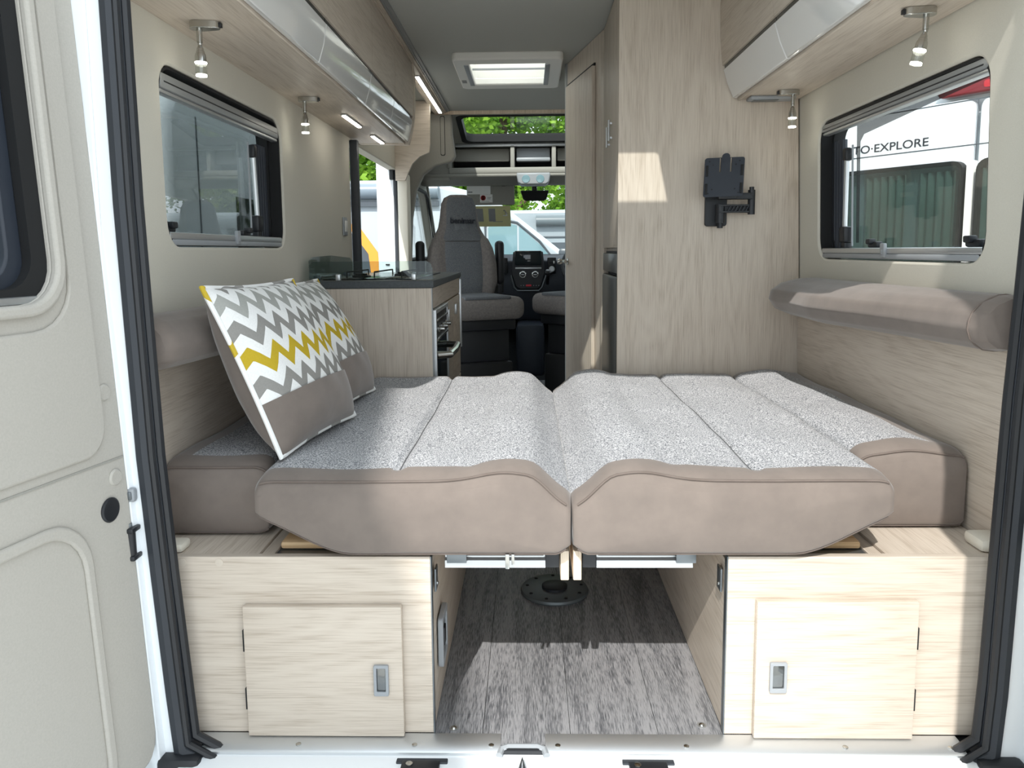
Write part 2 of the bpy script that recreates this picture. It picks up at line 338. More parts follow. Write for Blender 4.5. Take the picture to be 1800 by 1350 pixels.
# rear sill
sill = thing('rear_sill', 'white painted rear sill under the aluminium threshold', 'sill', (.1, -.1, -.1))
obj('sill_body', MB().prism([(-.62, -.5), (-.62, -.17), (-.14, -.05), (-.1, -.03), (-.036, -.012), (.0, -.012), (.0, -.5)], 'x', -.70, .92), WHITE, sill, bevel=.006)
for a, c in ((-.68, -.062), (.028, .855)):
    cx = (a+c)/2
    t = thing('threshold_strip', 'ribbed aluminium threshold strip on the %s half of the rear sill' % ('left' if a < 0 else 'right'), 'strip', (cx, -.01, -.012), group='threshold strips along the rear sill')
    obj('strip', MB().prism([(-.03, -.012), (-.03, -.006), (-.027, -.003), (.004, .004), (.018, .004), (.018, -.003), (.010, -.012)], 'x', a, c), ALU, t)
    for q in (.03, .34, .72, .97):
        x = a+(c-a)*q
        obj('screw', MB().lathe([(.0055, 0), (.0055, .0018), (.003, .003)], (x, -.014, -.0005), 10), CHROME, t)
t = thing('latch_striker', 'steel door latch striker with two bolts in the middle of the sill', 'latch', (-.015, -.06, -.025))
obj('striker_plate', MB().prism(rr(-.07, .035, -.115, -.045, .012), 'z', -.024, -.0205), WHITE, t, bevel=.001)
obj('striker_bar', MB().tube([(-.023, -.095, -.022), (-.023, -.085, -.002), (-.018, -.056, .002), (-.013, -.085, -.002), (-.013, -.095, -.022)], .0035, 8), STEELG, t)
for x in (-.052, .020): obj('bolt', MB().lathe([(.012, 0), (.012, .004), (.008, .006), (.008, .0062)], (x, -.084, -.0205), 6), CHROME, t)
obj('trim_4', MB().tube([(-.064, -.034, -.008), (-.060, -.018, -.006), (-.046, -.012, -.005), (.012, -.012, -.005), (.026, -.018, -.006), (.030, -.034, -.008)], .007, 8), GREYP, kind=S, label='grey rubber edging round the latch cut-out in the floor edge')
for x0 in (-.255, .19):
    t = thing('rubber_buffer', 'black rubber door buffer on the sill %s' % ('below the left seat box' if x0 < 0 else 'right of the latch'), 'buffer', (x0+.035, -.06, -.02), group='rubber buffers on the rear sill')
    obj('pad', MB().rbox(x0, x0+.075, -.075, -.045, -.027, -.009, .003), BLACK, t)
    obj('fixing', MB().lathe([(.007, 0), (.007, .002), (.004, .003)], (x0+.016, -.06, -.0085), 10), CHROME, t)
    obj('tab', MB().rbox(x0-.012, x0+.09, -.050, -.036, -.022, -.012, .002), RUBBER, t)
for x, y in ((-.161, .041), (.355, .055)):
    t = thing('floor_screw', 'bright screw head in the floor near the %s seat box' % ('left' if x < 0 else 'right'), 'screw', (x, y, 0), group='screws in the floor')
    obj('head', MB().lathe([(.006, 0), (.006, .0015), (.0045, .0035), (.002, .0045)], (x, y, 0), 12), CHROME, t)
    obj('collar', MB().lathe([(.010, 0), (.010, .0008)], (x, y, 0), 14), ALU, t)
# ------------------------------------------------------------------ windows of the living area
def window(name, label, X, s, win, sh, far):
    y0, y1, z0, z1 = win; ct = .024 if s > 0 else .0; t = thing(name, label, None, (0, (y0+y1)/2, z0), kind=S)
    f = (lambda m: m.shear(lambda x, y, z: (x+sh(z), y, z))) if sh else (lambda m: m.shear(lambda x, y, z: (x+X, y, z)))
    g = .003; o = rr(y0+g, y1-g, z0+g, z1-g, .063, 6); i = rr(y0+.022, y1-.022, z0+.02, z1-.02, .05, 6)
    obj('reveal', f(MB().ring(o, rr(y0+.009, y1-.009, z0+.009, z1-.009, .058, 6), 'x', s*.006, s*.055)), BLK2, t)
    obj('rubber_frame', f(MB().ring(rr(y0+.009, y1-.009, z0+.009, z1-.009, .058, 6), i, 'x', s*.04, s*.075)), BLK2, t)
    obj('pane', f(MB().prism(rr(y0-.01, y1+.01, z0-.01, z1+.01, .05, 6), 'x', s*.066, s*.069)), GTINT if s < 0 else GTINT2, t)
    c = obj('blind_cassette', f(MB().rbox(min(s*.004, s*.034), max(s*.004, s*.034), y0+.016, y1-.016, z1-.056+ct, z1-.022+ct*.5, .004)), ALUG, t)
    obj('cassette_groove', f(MB().box(min(s*.0035, s*.005), max(s*.0035, s*.005), y0+.03, y1-.03, z1-.042+ct*.7, z1-.039+ct*.7)), BLACK, c)
    obj('blind_bar', f(MB().rbox(min(s*.008, s*.03), max(s*.008, s*.03), y0+.016, y1-.016, z1-.066+ct, z1-.057+ct, .003)), ALU, t)
    b_ = obj('bottom_rail', f(MB().rbox(min(s*.004, s*.032), max(s*.004, s*.032), y0+.02, y1-.02, z0+.018, z0+.034, .004)), ALU, t)
    obj('rail_base', f(MB().rbox(min(s*.002, s*.034), max(s*.002, s*.034), y0+.03, y1-.03, z0+.004, z0+.018, .003)), GREYP, b_)
    ym = y0+(y1-y0)*.50
    obj('latch', f(MB().rbox(min(s*-.004, s*.006), max(s*-.004, s*.006), ym-.012, ym+.012, z0+.008, z0+.046, .003).rbox(min(s*-.006, s*.0), max(s*-.006, s*.0), ym-.006, ym+.006, z0+.016, z0+.03, .002)), GREYP, t)
    ys = far
    obj('stay_tube', f(MB().tube([(s*.045, ys+.012, z0+.10), (s*.045, ys-.002, z1-.11)], .0075, 10)), ALU, t)
    obj('stay_bracket', f(MB().rbox(min(s*.03, s*.06), max(s*.03, s*.06), ys-.018, ys+.028, z0+.05, z0+.10, .008).rbox(min(s*.035, s*.06), max(s*.035, s*.06), ys-.01, ys+.02, z0+.03, z0+.055, .005)), BLACK, t)
    obj('stay_joint', f(MB().rbox(min(s*.035, s*.058), max(s*.035, s*.058), ys-.015, ys+.014, z1-.13, z1-.09, .007)), BLACK, t)
    obj('blind_cord', f(MB().tube([(s*.05, ys-.03, z0+.04), (s*.05, ys-.03, z1-.085)], .003, 6)), GREYP, t)
    sp = MB()
    for k_ in range(4): sp.tube([(s*.05, ys+.034+.021*k_, z0+.035), (s*.05, ys+.034+.021*k_, z1-.085+ct)], .0105, 8)
    obj('side_profile', f(sp), DARKB, t)
    for yy in (y0+.12, y0+.62) if s > 0 else (y0+.10, y0+.60):
        obj('catch', f(MB().rbox(min(s*.04, s*.062), max(s*.04, s*.062), yy-.03, yy+.03, z0+.034, z0+.052, .006).rbox(min(s*.03, s*.05), max(s*.03, s*.05), yy-.008, yy+.02, z0+.044, z0+.060, .004)), BLACK, t)
    return t
win_l = window('window_1', 'tinted rounded side window in the left wall', XL, -1, WL, None, .95)
win_r = window('window_2', 'rounded side window in the right wall looking onto a white van', 0, 1, WR, XR, .972)
# perforated sunshade print along the top of the right pane
m, nt_, b_ = base('black_dot_print', lin(70, 72, 74), .6)
tr_ = nd(nt_, 'ShaderNodeBsdfTransparent'); mx_ = nd(nt_, 'ShaderNodeMixShader'); mx_.inputs[0].default_value = .62
nt_.links.new(tr_.outputs[0], mx_.inputs[1]); nt_.links.new(b_.outputs[0], mx_.inputs[2]); nt_.links.new(mx_.outputs[0], nt_.nodes['Material Output'].inputs[0])
DOTS = m
obj('dot_band', MB().prism([(.17, 1.378), (.17, 1.352), (.5, 1.338), (.90, 1.318), (.925, 1.30), (.93, 1.0), (.95, 1.0), (.95, 1.36), (.92, 1.378)], 'x', .0655, .066).shear(shR), DOTS, win_r)
# roof vent (front) and rooflight (rear)
t = thing('window_3', 'bright square roof vent with white frame in the ceiling', None, (-.09, 2.48, ZC), kind=S)
o4 = [(-.345, 2.16), (.165, 2.16), (.165, 2.80), (-.345, 2.80)]
def rr4(a0, a1, b0, b1, r): return rr(a0, a1, b0, b1, r, 4)
obj('vent_frame', MB().ring(rr4(-.345, .165, 2.16, 2.80, .03), rr4(-.27, .09, 2.25, 2.70, .012), 'z', ZC-.035, ZC+.004), PLASW, t, bevel=.008)
obj('shaft', MB().ring(rr4(-.28, .10, 2.24, 2.71, .01), rr4(-.272, .092, 2.248, 2.702, .01), 'z', ZC-.02, ZC+.10), PLASW, t)
obj('vent_lid', MB().rbox(-.29, .11, 2.23, 2.72, ZC+.10, ZC+.115, .006), OPAL, t)
obj('blind_bar', MB().box(-.27, .09, 2.46, 2.468, ZC-.012, ZC-.004), GREYP, t)
for x in (-.285, .095): obj('blind_rail', MB().rbox(x-.012, x+.012, 2.26, 2.70, ZC-.039, ZC-.030, .003), GREYP, t)
obj('maker_plate', MB().box(-.333, -.310, 2.58, 2.64, ZC-.0365, ZC-.035), PRINTG, t)
t = thing('window_4', 'rear roof light in the ceiling above the bed', None, (.14, .58, ZC), kind=S)
obj('vent_frame', MB().ring(rr4(-.10, .385, .41, .75, .03), rr4(-.05, .335, .46, .70, .012), 'z', ZC-.02, ZC+.004), PLASW, t, bevel=.006)
obj('pane', MB().box(-.06, .345, .45, .71, ZC+.07, ZC+.076), GLASS, t)
# ceiling edge rail on the left and small wood cornice
obj('trim_5', MB().box(-.60, -.535, .0, 3.62, ZC-.02, ZC).box(-.535, -.522, .0, 3.62, ZC-.012, ZC), W_Y, kind=S, label='oak cornice along the left ceiling edge', bevel=.001)
obj('trim_6', MB().box(-.521, -.498, .0, 3.60, ZC-.008, ZC).box(-.517, -.512, .0, 3.60, ZC-.012, ZC-.008), ALUG, kind=S, label='narrow grey rail beside the cornice on the ceiling')
# ------------------------------------------------------------------ left rear door, folded open
DA = math.atan2(.19, .982)     # local -Y runs from hinge to free edge
dl = thing('door_1', 'open left rear door with cream inner panel and window', None, (-.755, -.05, 0), rot=(0, 0, -DA), kind=S)
def lean(x, y, z): return (x-.052*(z-.4), y, z)
def D(poly): return [(-s_, z) for s_, z in poly]
wo = D([(.155, .905), (.70, .905), (.70, 1.62), (.12, 1.62)])
wh = rr(-.70, -.118, .905, 1.60, .07, 6)
obj('inner_panel', MB().panel(rr(-.76, .0, .0, 1.86, .05, 4), [wh], 'x', -.012, 0).shear(lean), DOORP, dl, local=True, bevel=.006)
obj('steel_shell', MB().panel(rr(-.80, .022, -.10, 1.97, .05, 4), [rr(-.71, -.108, .895, 1.61, .07, 6)], 'x', -.06, -.012).shear(lean), WHITE, dl, local=True, bevel=.004)
obj('hinge_flange', MB().box(-.004, .030, .0, .022, -.10, 1.94).shear(lambda x, y, z: lean(x-.03, y, z)), WHITE, dl, local=True, bevel=.003)
# raised fields and ribs of the moulded panel
obj('upper_field', MB().ring(rr(-.755, -.048, .625, 1.70, .05, 6), rr(-.735, -.09, .86, 1.64, .085, 6), 'x', -.002, .007).shear(lean), DOORP, dl, local=True, bevel=.006, seg=3)
obj('window_lip', MB().ring(rr(-.715, -.098, .885, 1.62, .085, 6), rr(-.70, -.118, .905, 1.60, .07, 6), 'x', -.004, .014).shear(lean), DOORP, dl, local=True, bevel=.006, seg=3)
obj('panel_joint', MB().box(-.0005, .0015, -.76, -.004, .606, .6095).shear(lean), CABG, dl, local=True)
obj('lower_field', MB().ring(rr(-.75, -.11, -.02, .535, .09, 6), rr(-.73, -.130, .0, .515, .08, 6), 'x', -.002, .008).shear(lean), DOORP, dl, local=True, bevel=.007, seg=3)
for s_, z in ((.034, .734), (.030, .574)):
    obj('cover_cap', MB().lathe([(.016, 0), (.016, .001), (.013, .004), (.0, .004)], (-.052*(z-.4), -s_, z), 20, (1, 0, 0)), DOORP, dl, local=True)
obj('grommet', MB().lathe([(.023, 0), (.023, .002), (.020, .004), (.016, .003), (.0, .003)], (-.052*(.519-.4), -.052, .519), 24, (1, 0, 0)), BLACK, dl, local=True)
obj('window_rubber', MB().ring(rr(-.70, -.118, .905, 1.60, .07, 6), rr(-.66, -.150, .93, 1.56, .055, 6), 'x', -.055, -.008).shear(lean), BLK2, dl, local=True)
obj('window_gasket', MB().ring(rr(-.665, -.148, .925, 1.565, .055, 6), rr(-.64, -.18, .945, 1.54, .05, 6), 'x', -.058, -.025).shear(lean), DARKB, dl, local=True, bevel=.004)
obj('window_strip', MB().rbox(-.03, -.004, -.69, -.125, .905, .918, .004).shear(lean), ALU, dl, local=True)
obj('window_pane', MB().box(-.05, -.046, -.68, -.14, .92, 1.58).shear(lean), GTINT, dl, local=True)
# right rear door, also open (only its hinge edge comes near the frame)
dr = thing('door_2', 'open right rear door beside the rear opening', None, (.955, -.05, 0), rot=(0, 0, math.atan2(-.262, .73)), kind=S)
obj('inner_panel', MB().panel(rr(-.76, .0, .0, 1.86, .05, 4), [rr(-.68, -.15, .905, 1.60, .07, 6)], 'x', 0, .012), DOORP, dr, local=True, bevel=.006)
obj('steel_shell', MB().panel(rr(-.775, .022, -.10, 1.97, .05, 4), [rr(-.69, -.14, .895, 1.61, .07, 6)], 'x', .012, .06), WHITE, dr, local=True, bevel=.004)
obj('window_rubber', MB().ring(rr(-.69, -.14, .895, 1.61, .07, 6), rr(-.65, -.185, .93, 1.56, .055, 6), 'x', .01, .05), BLK2, dr, local=True)
obj('window_pane', MB().box(.04, .044, -.68, -.16, .91, 1.59), GDARK, dr, local=True)
# hinges and door catches on the white pillars
def hinge(x, z):
    h_ = obj('door_hinge', MB().tube([(x, -.054, z-.026), (x, -.054, z+.026)], .010, 12).rbox(x-.012, x+.012, -.066, -.034, z-.032, z-.022, .003).rbox(x-.012, x+.012, -.066, -.034, z+.022, z+.032, .003), BLACK, frame)
    obj('pin', MB().tube([(x, -.054, z-.044), (x, -.054, z+.040)], .005, 10), STEELG, h_)
    c_ = obj('door_catch', MB().rbox(x-.011, x+.011, -.050, -.034, z+.078, z+.106, .006), GREYP, frame)
    obj('lens', MB().rbox(x-.006, x+.006, -.053, -.049, z+.084, z+.100, .002), STEELG, c_)
hinge(.952, .455); hinge(-.762, .437)
# ------------------------------------------------------------------ seat boxes
def seat_box(label, x0, x1, dx0, dx1, dz1, cx0, cx1, cz0, cz1, hx, inner):
    t = thing('seat_box', label, 'cabinet', ((x0+x1)/2, .6, 0), group='oak seat boxes under the bed')
    fp = obj('front_panel', MB().box(x0, x1, .020, .038, .004, .38), W_X, t, bevel=.0012)
    d = obj('door', MB().rbox(dx0, dx1, .003, .0195, .006, dz1, .002), W_X, t)
    c = obj('catch', MB().ring(rr(cx0, cx1, cz0, cz1, .003), rr(cx0+.006, cx1-.006, cz0+.009, cz1-.006, .002), 'y', -.004, .003), GREYP, d, bevel=.001)
    obj('catch_plate', MB().rbox(cx0+.006, cx1-.006, -.001, .003, cz0+.009, cz1-.006, .0015), base('catch_mirror', lin(120, 122, 122), .12, .9)[0], d)
    for z0 in (dz1*.22, dz1*.66): obj('hinge', MB().box(hx-.003, hx+.003, .006, .020, z0, z0+.045), BLK2, t)
    xi = x1 if inner > 0 else x0
    obj('side_panel', MB().box(min(xi, xi-inner*.016), max(xi, xi-inner*.016), .0385, 1.19, .004, .365), W_Y, t, bevel=.001)
    obj('edge_strip', MB().box(min(xi, xi+inner*.002), max(xi, xi+inner*.002), .0195, .0385, .004, .38), STEELG, t)
    xa = x0 if inner > 0 else x1; sx = inner
    tp = sorted((xa, xa+sx*.235)); obj('top_panel', MB().box(tp[0], tp[1], .039, 1.19, .362, .378), W_Y, t, bevel=.001)
    sb = sorted((xa+sx*.236, xa+sx*.262)); obj('side_board', MB().box(sb[0], sb[1], .039, 1.19, .33, .372), W_Y, t, bevel=.001)
    sl_ = sorted((xa+sx*.263, xi-sx*.017)); obj('slide_plate', MB().box(sl_[0], sl_[1], .045, 1.18, .355, .368), STEELG, t)
    obj('back_panel', MB().box(x0, x1, 1.19, 1.20, .004, .37), W_X, t)
    return t
bl = seat_box('pale oak seat box with cupboard door under the left half of the bed', -.787, -.20, -.577, -.258, .282, -.316, -.286, .097, .162, -.5775, 1)
br = seat_box('pale oak seat box with cupboard door under the right half of the bed', .392, .945, .447, .763, .294, .474, .508, .107, .17, .7635, -1)
obj('trim_11', MB().rbox(-.80, -.708, .040, .085, .378, .398, .008), CREAM, kind=S, label='cream corner trim beside the left seat box')
obj('trim_12', MB().rbox(.898, .955, .040, .11, .378, .405, .010), CREAM, kind=S, label='cream corner trim beside the right seat box')
for x in (-.70, -.625): obj('cover_cap', MB().lathe([(.008, 0), (.008, .0008), (.0, .001)], (x, .0198, .368), 16, (0, -1, 0)), base('wood_cap', lin(200, 189, 175), .5)[0], bl)
t = thing('wall_socket', 'grey socket frame on the inner side of the left seat box', 'socket', (-.19, .14, .1))
obj('frame', MB().ring(rr(.095, .185, .10, .21, .01), rr(.108, .172, .115, .195, .006), 'x', -.1975, -.186), GREYP, t, bevel=.002)
obj('insert', MB().prism(rr(.108, .172, .115, .195, .006), 'x', -.1975, -.190), STEELG, t)
obj('rocker', MB().rbox(-.190, -.186, .128, .152, .135, .175, .0015), BLACK, t)
for x, s_ in ((-.196, 1), (.388, -1)):
    t = thing('rail_bracket', 'small steel bracket inside the aisle edge of the %s seat box' % ('left' if x < 0 else 'right'), 'bracket', (x, .1, .33), group='rail brackets')
    obj('plate', MB().rbox(min(x, x+s_*.004), max(x, x+s_*.004), .045, .075, .295, .343, .001), STEELG, t)
    obj('screw', MB().lathe([(.004, 0), (.004, .002), (.002, .003)], (x+s_*.004, .06, .308), 8, (s_, 0, 0)), CHROME, t)
# pull-out slatted frames
def slat_frame(label, xo, xi, s_):
    t = thing('bed_slat_frame', label, 'bed frame', ((xo+xi)/2, .6, .37), group='pull-out slatted frames')
    a, c = sorted((xi-s_*.245, xi-s_*.05)); a2, c2 = sorted((xi-s_*.05, xi-s_*.022))
    obj('front_rail', MB().prism([(.045, .346), (.045, .362), (.052, .366), (.052, .380), (.085, .380), (.085, .346)], 'x', min(a, xi-s_*.255), max(c, xi-s_*.05)), ALU, t, bevel=.001)
    obj('rail_groove', MB().box(a+.004, c-.004, .0505, .053, .370, .376), BLACK, t)
    obj('rail_clip', MB().rbox(*sorted((xi-s_*.25, xi-s_*.21)), .040, .046, .358, .378, .001), STEELG, t)
    obj('end_cap', MB().rbox(a2, c2, .046, .085, .346, .380, .002), BLACK, t)
    e0, e1 = sorted((xi-s_*.020, xi-s_*.003)); obj('end_board', MB().rbox(e0, e1, .040, 1.15, .322, .384, .002), PALEW, t)
    for k_ in range(9):
        y = .085+k_*.125; b0, b1 = sorted((xo, xi-s_*.025))
        obj('slat', MB().rbox(b0, b1, y, y+.062, .3690, .3855, .006), BEECH, t)
    return t
slat_frame('beech slatted frame with aluminium rail under the left bed cushion', -.522, .081, 1)
slat_frame('beech slatted frame with aluminium rail under the right bed cushion', .680, .0835, -1)
# swivel table base plate
t = thing('table_base_plate', 'round dark table base plate screwed to the floor', 'plate', (.07, .69, 0))
obj('disc', MB().lathe([(.097, 0), (.0985, .004), (.096, .010), (.09, .012), (.0, .0125)], (.07, .69, 0), 48), base('plate_grey', lin(92, 98, 100), .4, .3)[0], t)
obj('socket', MB().lathe([(.037, .0), (.037, .006), (.034, .0075), (.0, .0078)], (.07, .69, .0122), 28), BLACK, t)
for k in range(9):
    q = 2*math.pi*k/9+.2; obj('screw', MB().lathe([(.005, 0), (.005, .001), (.003, .0022), (.0, .0022)], (.07+.08*math.cos(q), .69+.08*math.sin(q), .0122), 8), BLK2, t)
# ------------------------------------------------------------------ bed cushions
def sm(x, a, b): q = min(1, max(0, (x-a)/(b-a))); return q*q*(3-2*q)
def cushion(label, x0, x1, top, bot, y0, y1, rl, rr_, fab0, fab1, grooves=(), band=.058, zipx=None, fl=.5, fr_=.5):
    t = thing('bed_cushion', label, 'cushion', ((x0+x1)/2, (y0+y1)/2, bot((x0+x1)/2)), group='cushions of the made-up bed')
    n = 46; X = []
    for i in range(n+1):
        q = i/n; X.append(x0+(x1-x0)*(.5-.5*math.cos(math.pi*q))*.35+(x1-x0)*q*.65)
    for gx, gd, gw in grooves: X += [gx+q*gw for q in (-2, -1.2, -.6, 0, .6, 1.2, 2)]
    X.sort()
    def sect(x, y, up):
        f0 = min(1, (y-y0)/.06); f1 = min(1, (y1-y)/.05); k_ = math.sqrt(max(0, 1-(1-f0)**2)); k1 = math.sqrt(max(0, 1-(1-f1)**2))
        tz, bz = top(x), bot(x)
        for gx, gd, gw in grooves: tz -= gd*math.exp(-((x-gx)/gw)**2)*sm(f0, .7, 1.0)
        tz += .0022*math.sin(x*23+y*7)*f0*f1+.0016*math.sin(y*19+x*5)*f0*f1
        tz -= (1-k_)*.034+(1-k1)*.014-.004*(1-sm(y1-y, .03, .09)); bz += (1-k_)*.012+(1-k1)*.02
        mid = bz+(tz-bz)*.45; e = 1
        if x-x0 < rl: e = fl+(1-fl)*math.sqrt(max(0, 1-(1-(x-x0)/rl)**2))
        if x1-x < rr_: e = fr_+(1-fr_)*math.sqrt(max(0, 1-(1-(x1-x)/rr_)**2))
        z = mid+((tz if up else bz)-mid)*e
        cx = (x0+x1)/2; xx = cx+(x-cx)*(1-(1-k_)*.012-(1-k1)*.03)
        return (xx, y, z)
    Y = [y0+d for d in (0, .002, .006, .012, .02, .03, .044, band)]+[y0+band+(y1-.05-y0-band)*i/26 for i in range(1, 27)]+[y1-d for d in (.035, .02, .01, .004, .0)]
    L = [(x, True) for x in X]+[(x, False) for x in X[::-1]]; M_ = len(L); rings = [[sect(x, y, u) for x, u in L] for y in Y]
    fabm, sued = MB(), MB(); jb = Y.index(y0+band)
    fr = MB()
    V = [p for r_ in rings for p in r_]
    fabm.v = list(V); sued.v = list(V); fr.v = list(V); jn = len(Y)-6
    for j in range(len(Y)-1):
        for i in range(M_):
            a = j*M_+i; b = j*M_+(i+1) % M_; q = (a, b, b+M_, a+M_)
            xm = .5*(L[i][0]+L[(i+1) % M_][0])
            is_top = L[i][1] and L[(i+1) % M_][1]
            T = fabm if (is_top and jb <= j < jn and fab0 <= xm <= fab1) else (fr if j < jb else sued)
            T.f.append(q); T.m.append(0)
    # bulging front cap
    cx, cz = (x0+x1)/2, sum(p[2] for p in rings[0])/M_
    prev = list(range(M_))
    for s_ in (.97, .9, .75, .5, .2):
        o = len(fr.v); fr.v += [(cx+(p[0]-cx)*s_, y0-.010*(1-s_**3), cz+(p[2]-cz)*s_) for p in rings[0]]
        for i in range(M_): fr.f.append((prev[i], prev[(i+1) % M_], o+(i+1) % M_, o+i)); fr.m.append(0)
        prev = [o+i for i in range(M_)]
    fr.f.append(tuple(prev)); fr.m.append(0)
    o = (len(Y)-1)*M_; sued.f.append(tuple(o+i for i in range(M_))); sued.m.append(0)
    for m_, nm, mt in ((fabm, 'fabric_top', FABRIC), (fr, 'front_border', SUEDE), (sued, 'suede_base', SUEDE)):
        used = sorted({i for f in m_.f for i in f}); mp = {i: k_ for k_, i in enumerate(used)}
        m_.v = [m_.v[i] for i in used]; m_.f = [tuple(mp[i] for i in f) for f in m_.f]
        obj(nm, m_, mt, t, smooth=60)
    path = [Vector(sect(x, y0+.010, True))+Vector((0, -.0015, .001)) for x in X[1:-1]]
    obj('piping', MB().tube(path, .0026, 6), SUEDE_D, t)
    path = [Vector(sect(x, y0+.008, False))+Vector((0, -.0015, -.0008)) for x in X[1:-1]]
    obj('hem_piping', MB().tube(path, .0022, 6), SUEDE_D, t)
    for gx, gd, gw in grooves:
        if gd > .006: obj('seam', MB().tube([Vector(sect(gx, y0+band+(y1-y0-band-.05)*q/30, True))+Vector((0, 0, .0004)) for q in range(31)], .0016, 6), base('seam_thread', lin(92, 92, 94), .9)[0], t)
    if zipx:
        z = bot(zipx); obj('zip_pull', MB().rbox(zipx-.004, zipx+.004, y0-.004, y0+.002, z-.022, z+.008, .001).rbox(zipx+.008, zipx+.014, y0-.004, y0+.002, z-.014, z+.008, .001), CHROME, t)
    return t
CX = .082
def top_m(x):           # main cushion profile as a function of distance from the centre gap
    d = abs(x-CX); return .552+.018*math.exp(-((d-.13)/.075)**2)-.050*(1-sm(d, 0, .085))
def bot_m(x):
    d = abs(x-CX); return .3865+.080*sm(d, .43, .66)+.012*(1-sm(d, 0, .03))
cushion('wide grey fabric bed cushion with taupe front in the left half of the bed', -.543, .0815, top_m, bot_m, .0, 1.195, .035, .02, -9, 9, [(-.265, .013, .010), (-.12, .004, .02)], zipx=.0-.045, fl=.66, fr_=.86)
cushion('wide grey fabric bed cushion with taupe front in the right half of the bed', .0825, .705, top_m, bot_m, .0, 1.235, .02, .035, -9, 9, [(.452, .013, .010), (.285, .004, .02)], fl=.86, fr_=.66)
cushion('narrow grey and taupe side cushion along the left wall of the bed', XL+.013, -.560, lambda x: .543, lambda x: .380, .135, 1.195, .02, .035, -.745, 9, fl=.9, fr_=.75)
cushion('narrow grey and taupe side cushion along the right wall of the bed', .708, .938, lambda x: .552+.012*math.exp(-((x-.82)/.07)**2), lambda x: .380, .175, 1.235, .035, .02, -9, .885, fl=.75, fr_=.9)
# ------------------------------------------------------------------ bolsters
def bolster(label, s_, x0, z0, y0, y1):
    t = thing('bolster', label, 'bolster', (x0, (y0+y1)/2, z0), group='taupe wall bolsters')
    prof = [(0, 0), (.045, -.004), (.10, .0), (.142, .018), (.160, .048), (.150, .078), (.115, .102), (.06, .116), (.018, .118), (0, .112)]
    def fn(u, v):
        i = u*len(prof); a = int(i) % len(prof); b = (a+1) % len(prof); q = i-int(i)
        p = (prof[a][0]*(1-q)+prof[b][0]*q, prof[a][1]*(1-q)+prof[b][1]*q)
        y = y0+(y1-y0)*v; e = min((y-y0)/.03+.5, (y1-y)/.16, 1); e = math.sqrt(max(0, 1-(1-e)**2)); f = .15+.85*e
        wob = 1+.03*math.sin(y*9+u*6); tp = .50+.50*min(1, max(0, y/.75))
        return (x0+s_*p[0]*f*wob*tp, y, z0+.055+(p[1]-.055)*(.25+.75*e)*(.80+.20*tp)+.018*(1-tp))
    mb = MB().grid(fn, 40, 44, cu=True); n_ = 40
    mb.f.append(tuple(range(n_))[::-1]); mb.m.append(0); mb.f.append(tuple(44*n_+k_ for k_ in range(n_))); mb.m.append(0)
    obj('cover', mb, SUEDE, t, smooth=70)
    pth = [fn(.44, .03+.94*k_/30) for k_ in range(31)]
    if s_ < 0: obj('end_seam', MB().tube([Vector(fn(k_/14*.9, .03))+Vector((s_*.001, -.001, 0)) for k_ in range(15)], .0022, 6), SUEDE_D, t)
    return t
bolster('taupe suede bolster along the right wall above the oak board', -1, .944, .772, .03, 1.215)
bolster('taupe suede bolster along the left wall behind the scatter cushions', 1, XL+.012, .742, .03, 1.17)
# ------------------------------------------------------------------ scatter cushions
def pillow(label, A, xd, yd, a=.22, b=.215, T=.075, TB=.12):
    xv = Vector(xd).normalized(); yv = Vector(yd); yv = (yv-xv*yv.dot(xv)).normalized(); zv = xv.cross(yv)
    ctr = Vector(A)+xv*a+yv*b+zv*.0
    t = thing('scatter_cushion', label, 'cushion', group='chevron scatter cushions')
    t.matrix_world = Matrix(((xv.x, yv.x, zv.x, ctr.x), (xv.y, yv.y, zv.y, ctr.y), (xv.z, yv.z, zv.z, ctr.z), (0, 0, 0, 1)))
    def xy(u, v): return a*u*(1-.05*(1-v*v)), b*v*(1-.045*(1-u*u))
    def th(u, v): return T*(max(0, (1-abs(u)**2.6))*max(0, (1-abs(v)**2.6)))**.55*(1-.12*v)
    def face(sgn, v0, v1, nu, nv, extra=0):
        def fn(p, q):
            u = -1+2*p; v = v0+(v1-v0)*q; x, y = xy(u, v); h = th(u, v)
            wr = .0035*math.sin(9*u+4*v)*math.sin(5*v+2*u)*(1-u*u)*(1-v*v)
            h *= 1 if sgn > 0 else TB/T
            return (x, y, sgn*(h+wr+extra*max(0, 1-((u)**8))))
        return MB().grid(fn, nu, nv)
    obj('chevron_panel', face(1, -.42, 1, 30, 22), CHEV, t, local=True, smooth=80)
    obj('pocket_band', face(1, -1, -.40, 30, 12, .004), SUEDE, t, local=True, smooth=80)
    obj('back_cover', face(-1, -1, 1, 30, 30), SUEDE, t, local=True, smooth=80)
    per = [(-1+2*k_/24, -1) for k_ in range(24)]+[(1, -1+2*k_/24) for k_ in range(24)]+[(1-2*k_/24, 1) for k_ in range(24)]+[(-1, 1-2*k_/24) for k_ in range(24)]
    obj('piping', MB().tube([(*xy(u, v), 0) for u, v in per], .0055, 8, True), PIPE, t, local=True)
    return t
pillow('chevron scatter cushion with mustard stripe nearest the rear doors', (-.515, .095, .563), (.14, .99, .0), (-.40, .05, .90), a=.21, b=.193, T=.07, TB=.095)
pillow('chevron scatter cushion with mustard stripe behind the front one by the kitchen', (-.52, .49, .562), (.10, .99, .0), (-.44, -.02, .86), a=.20, b=.19, T=.07, TB=.07)
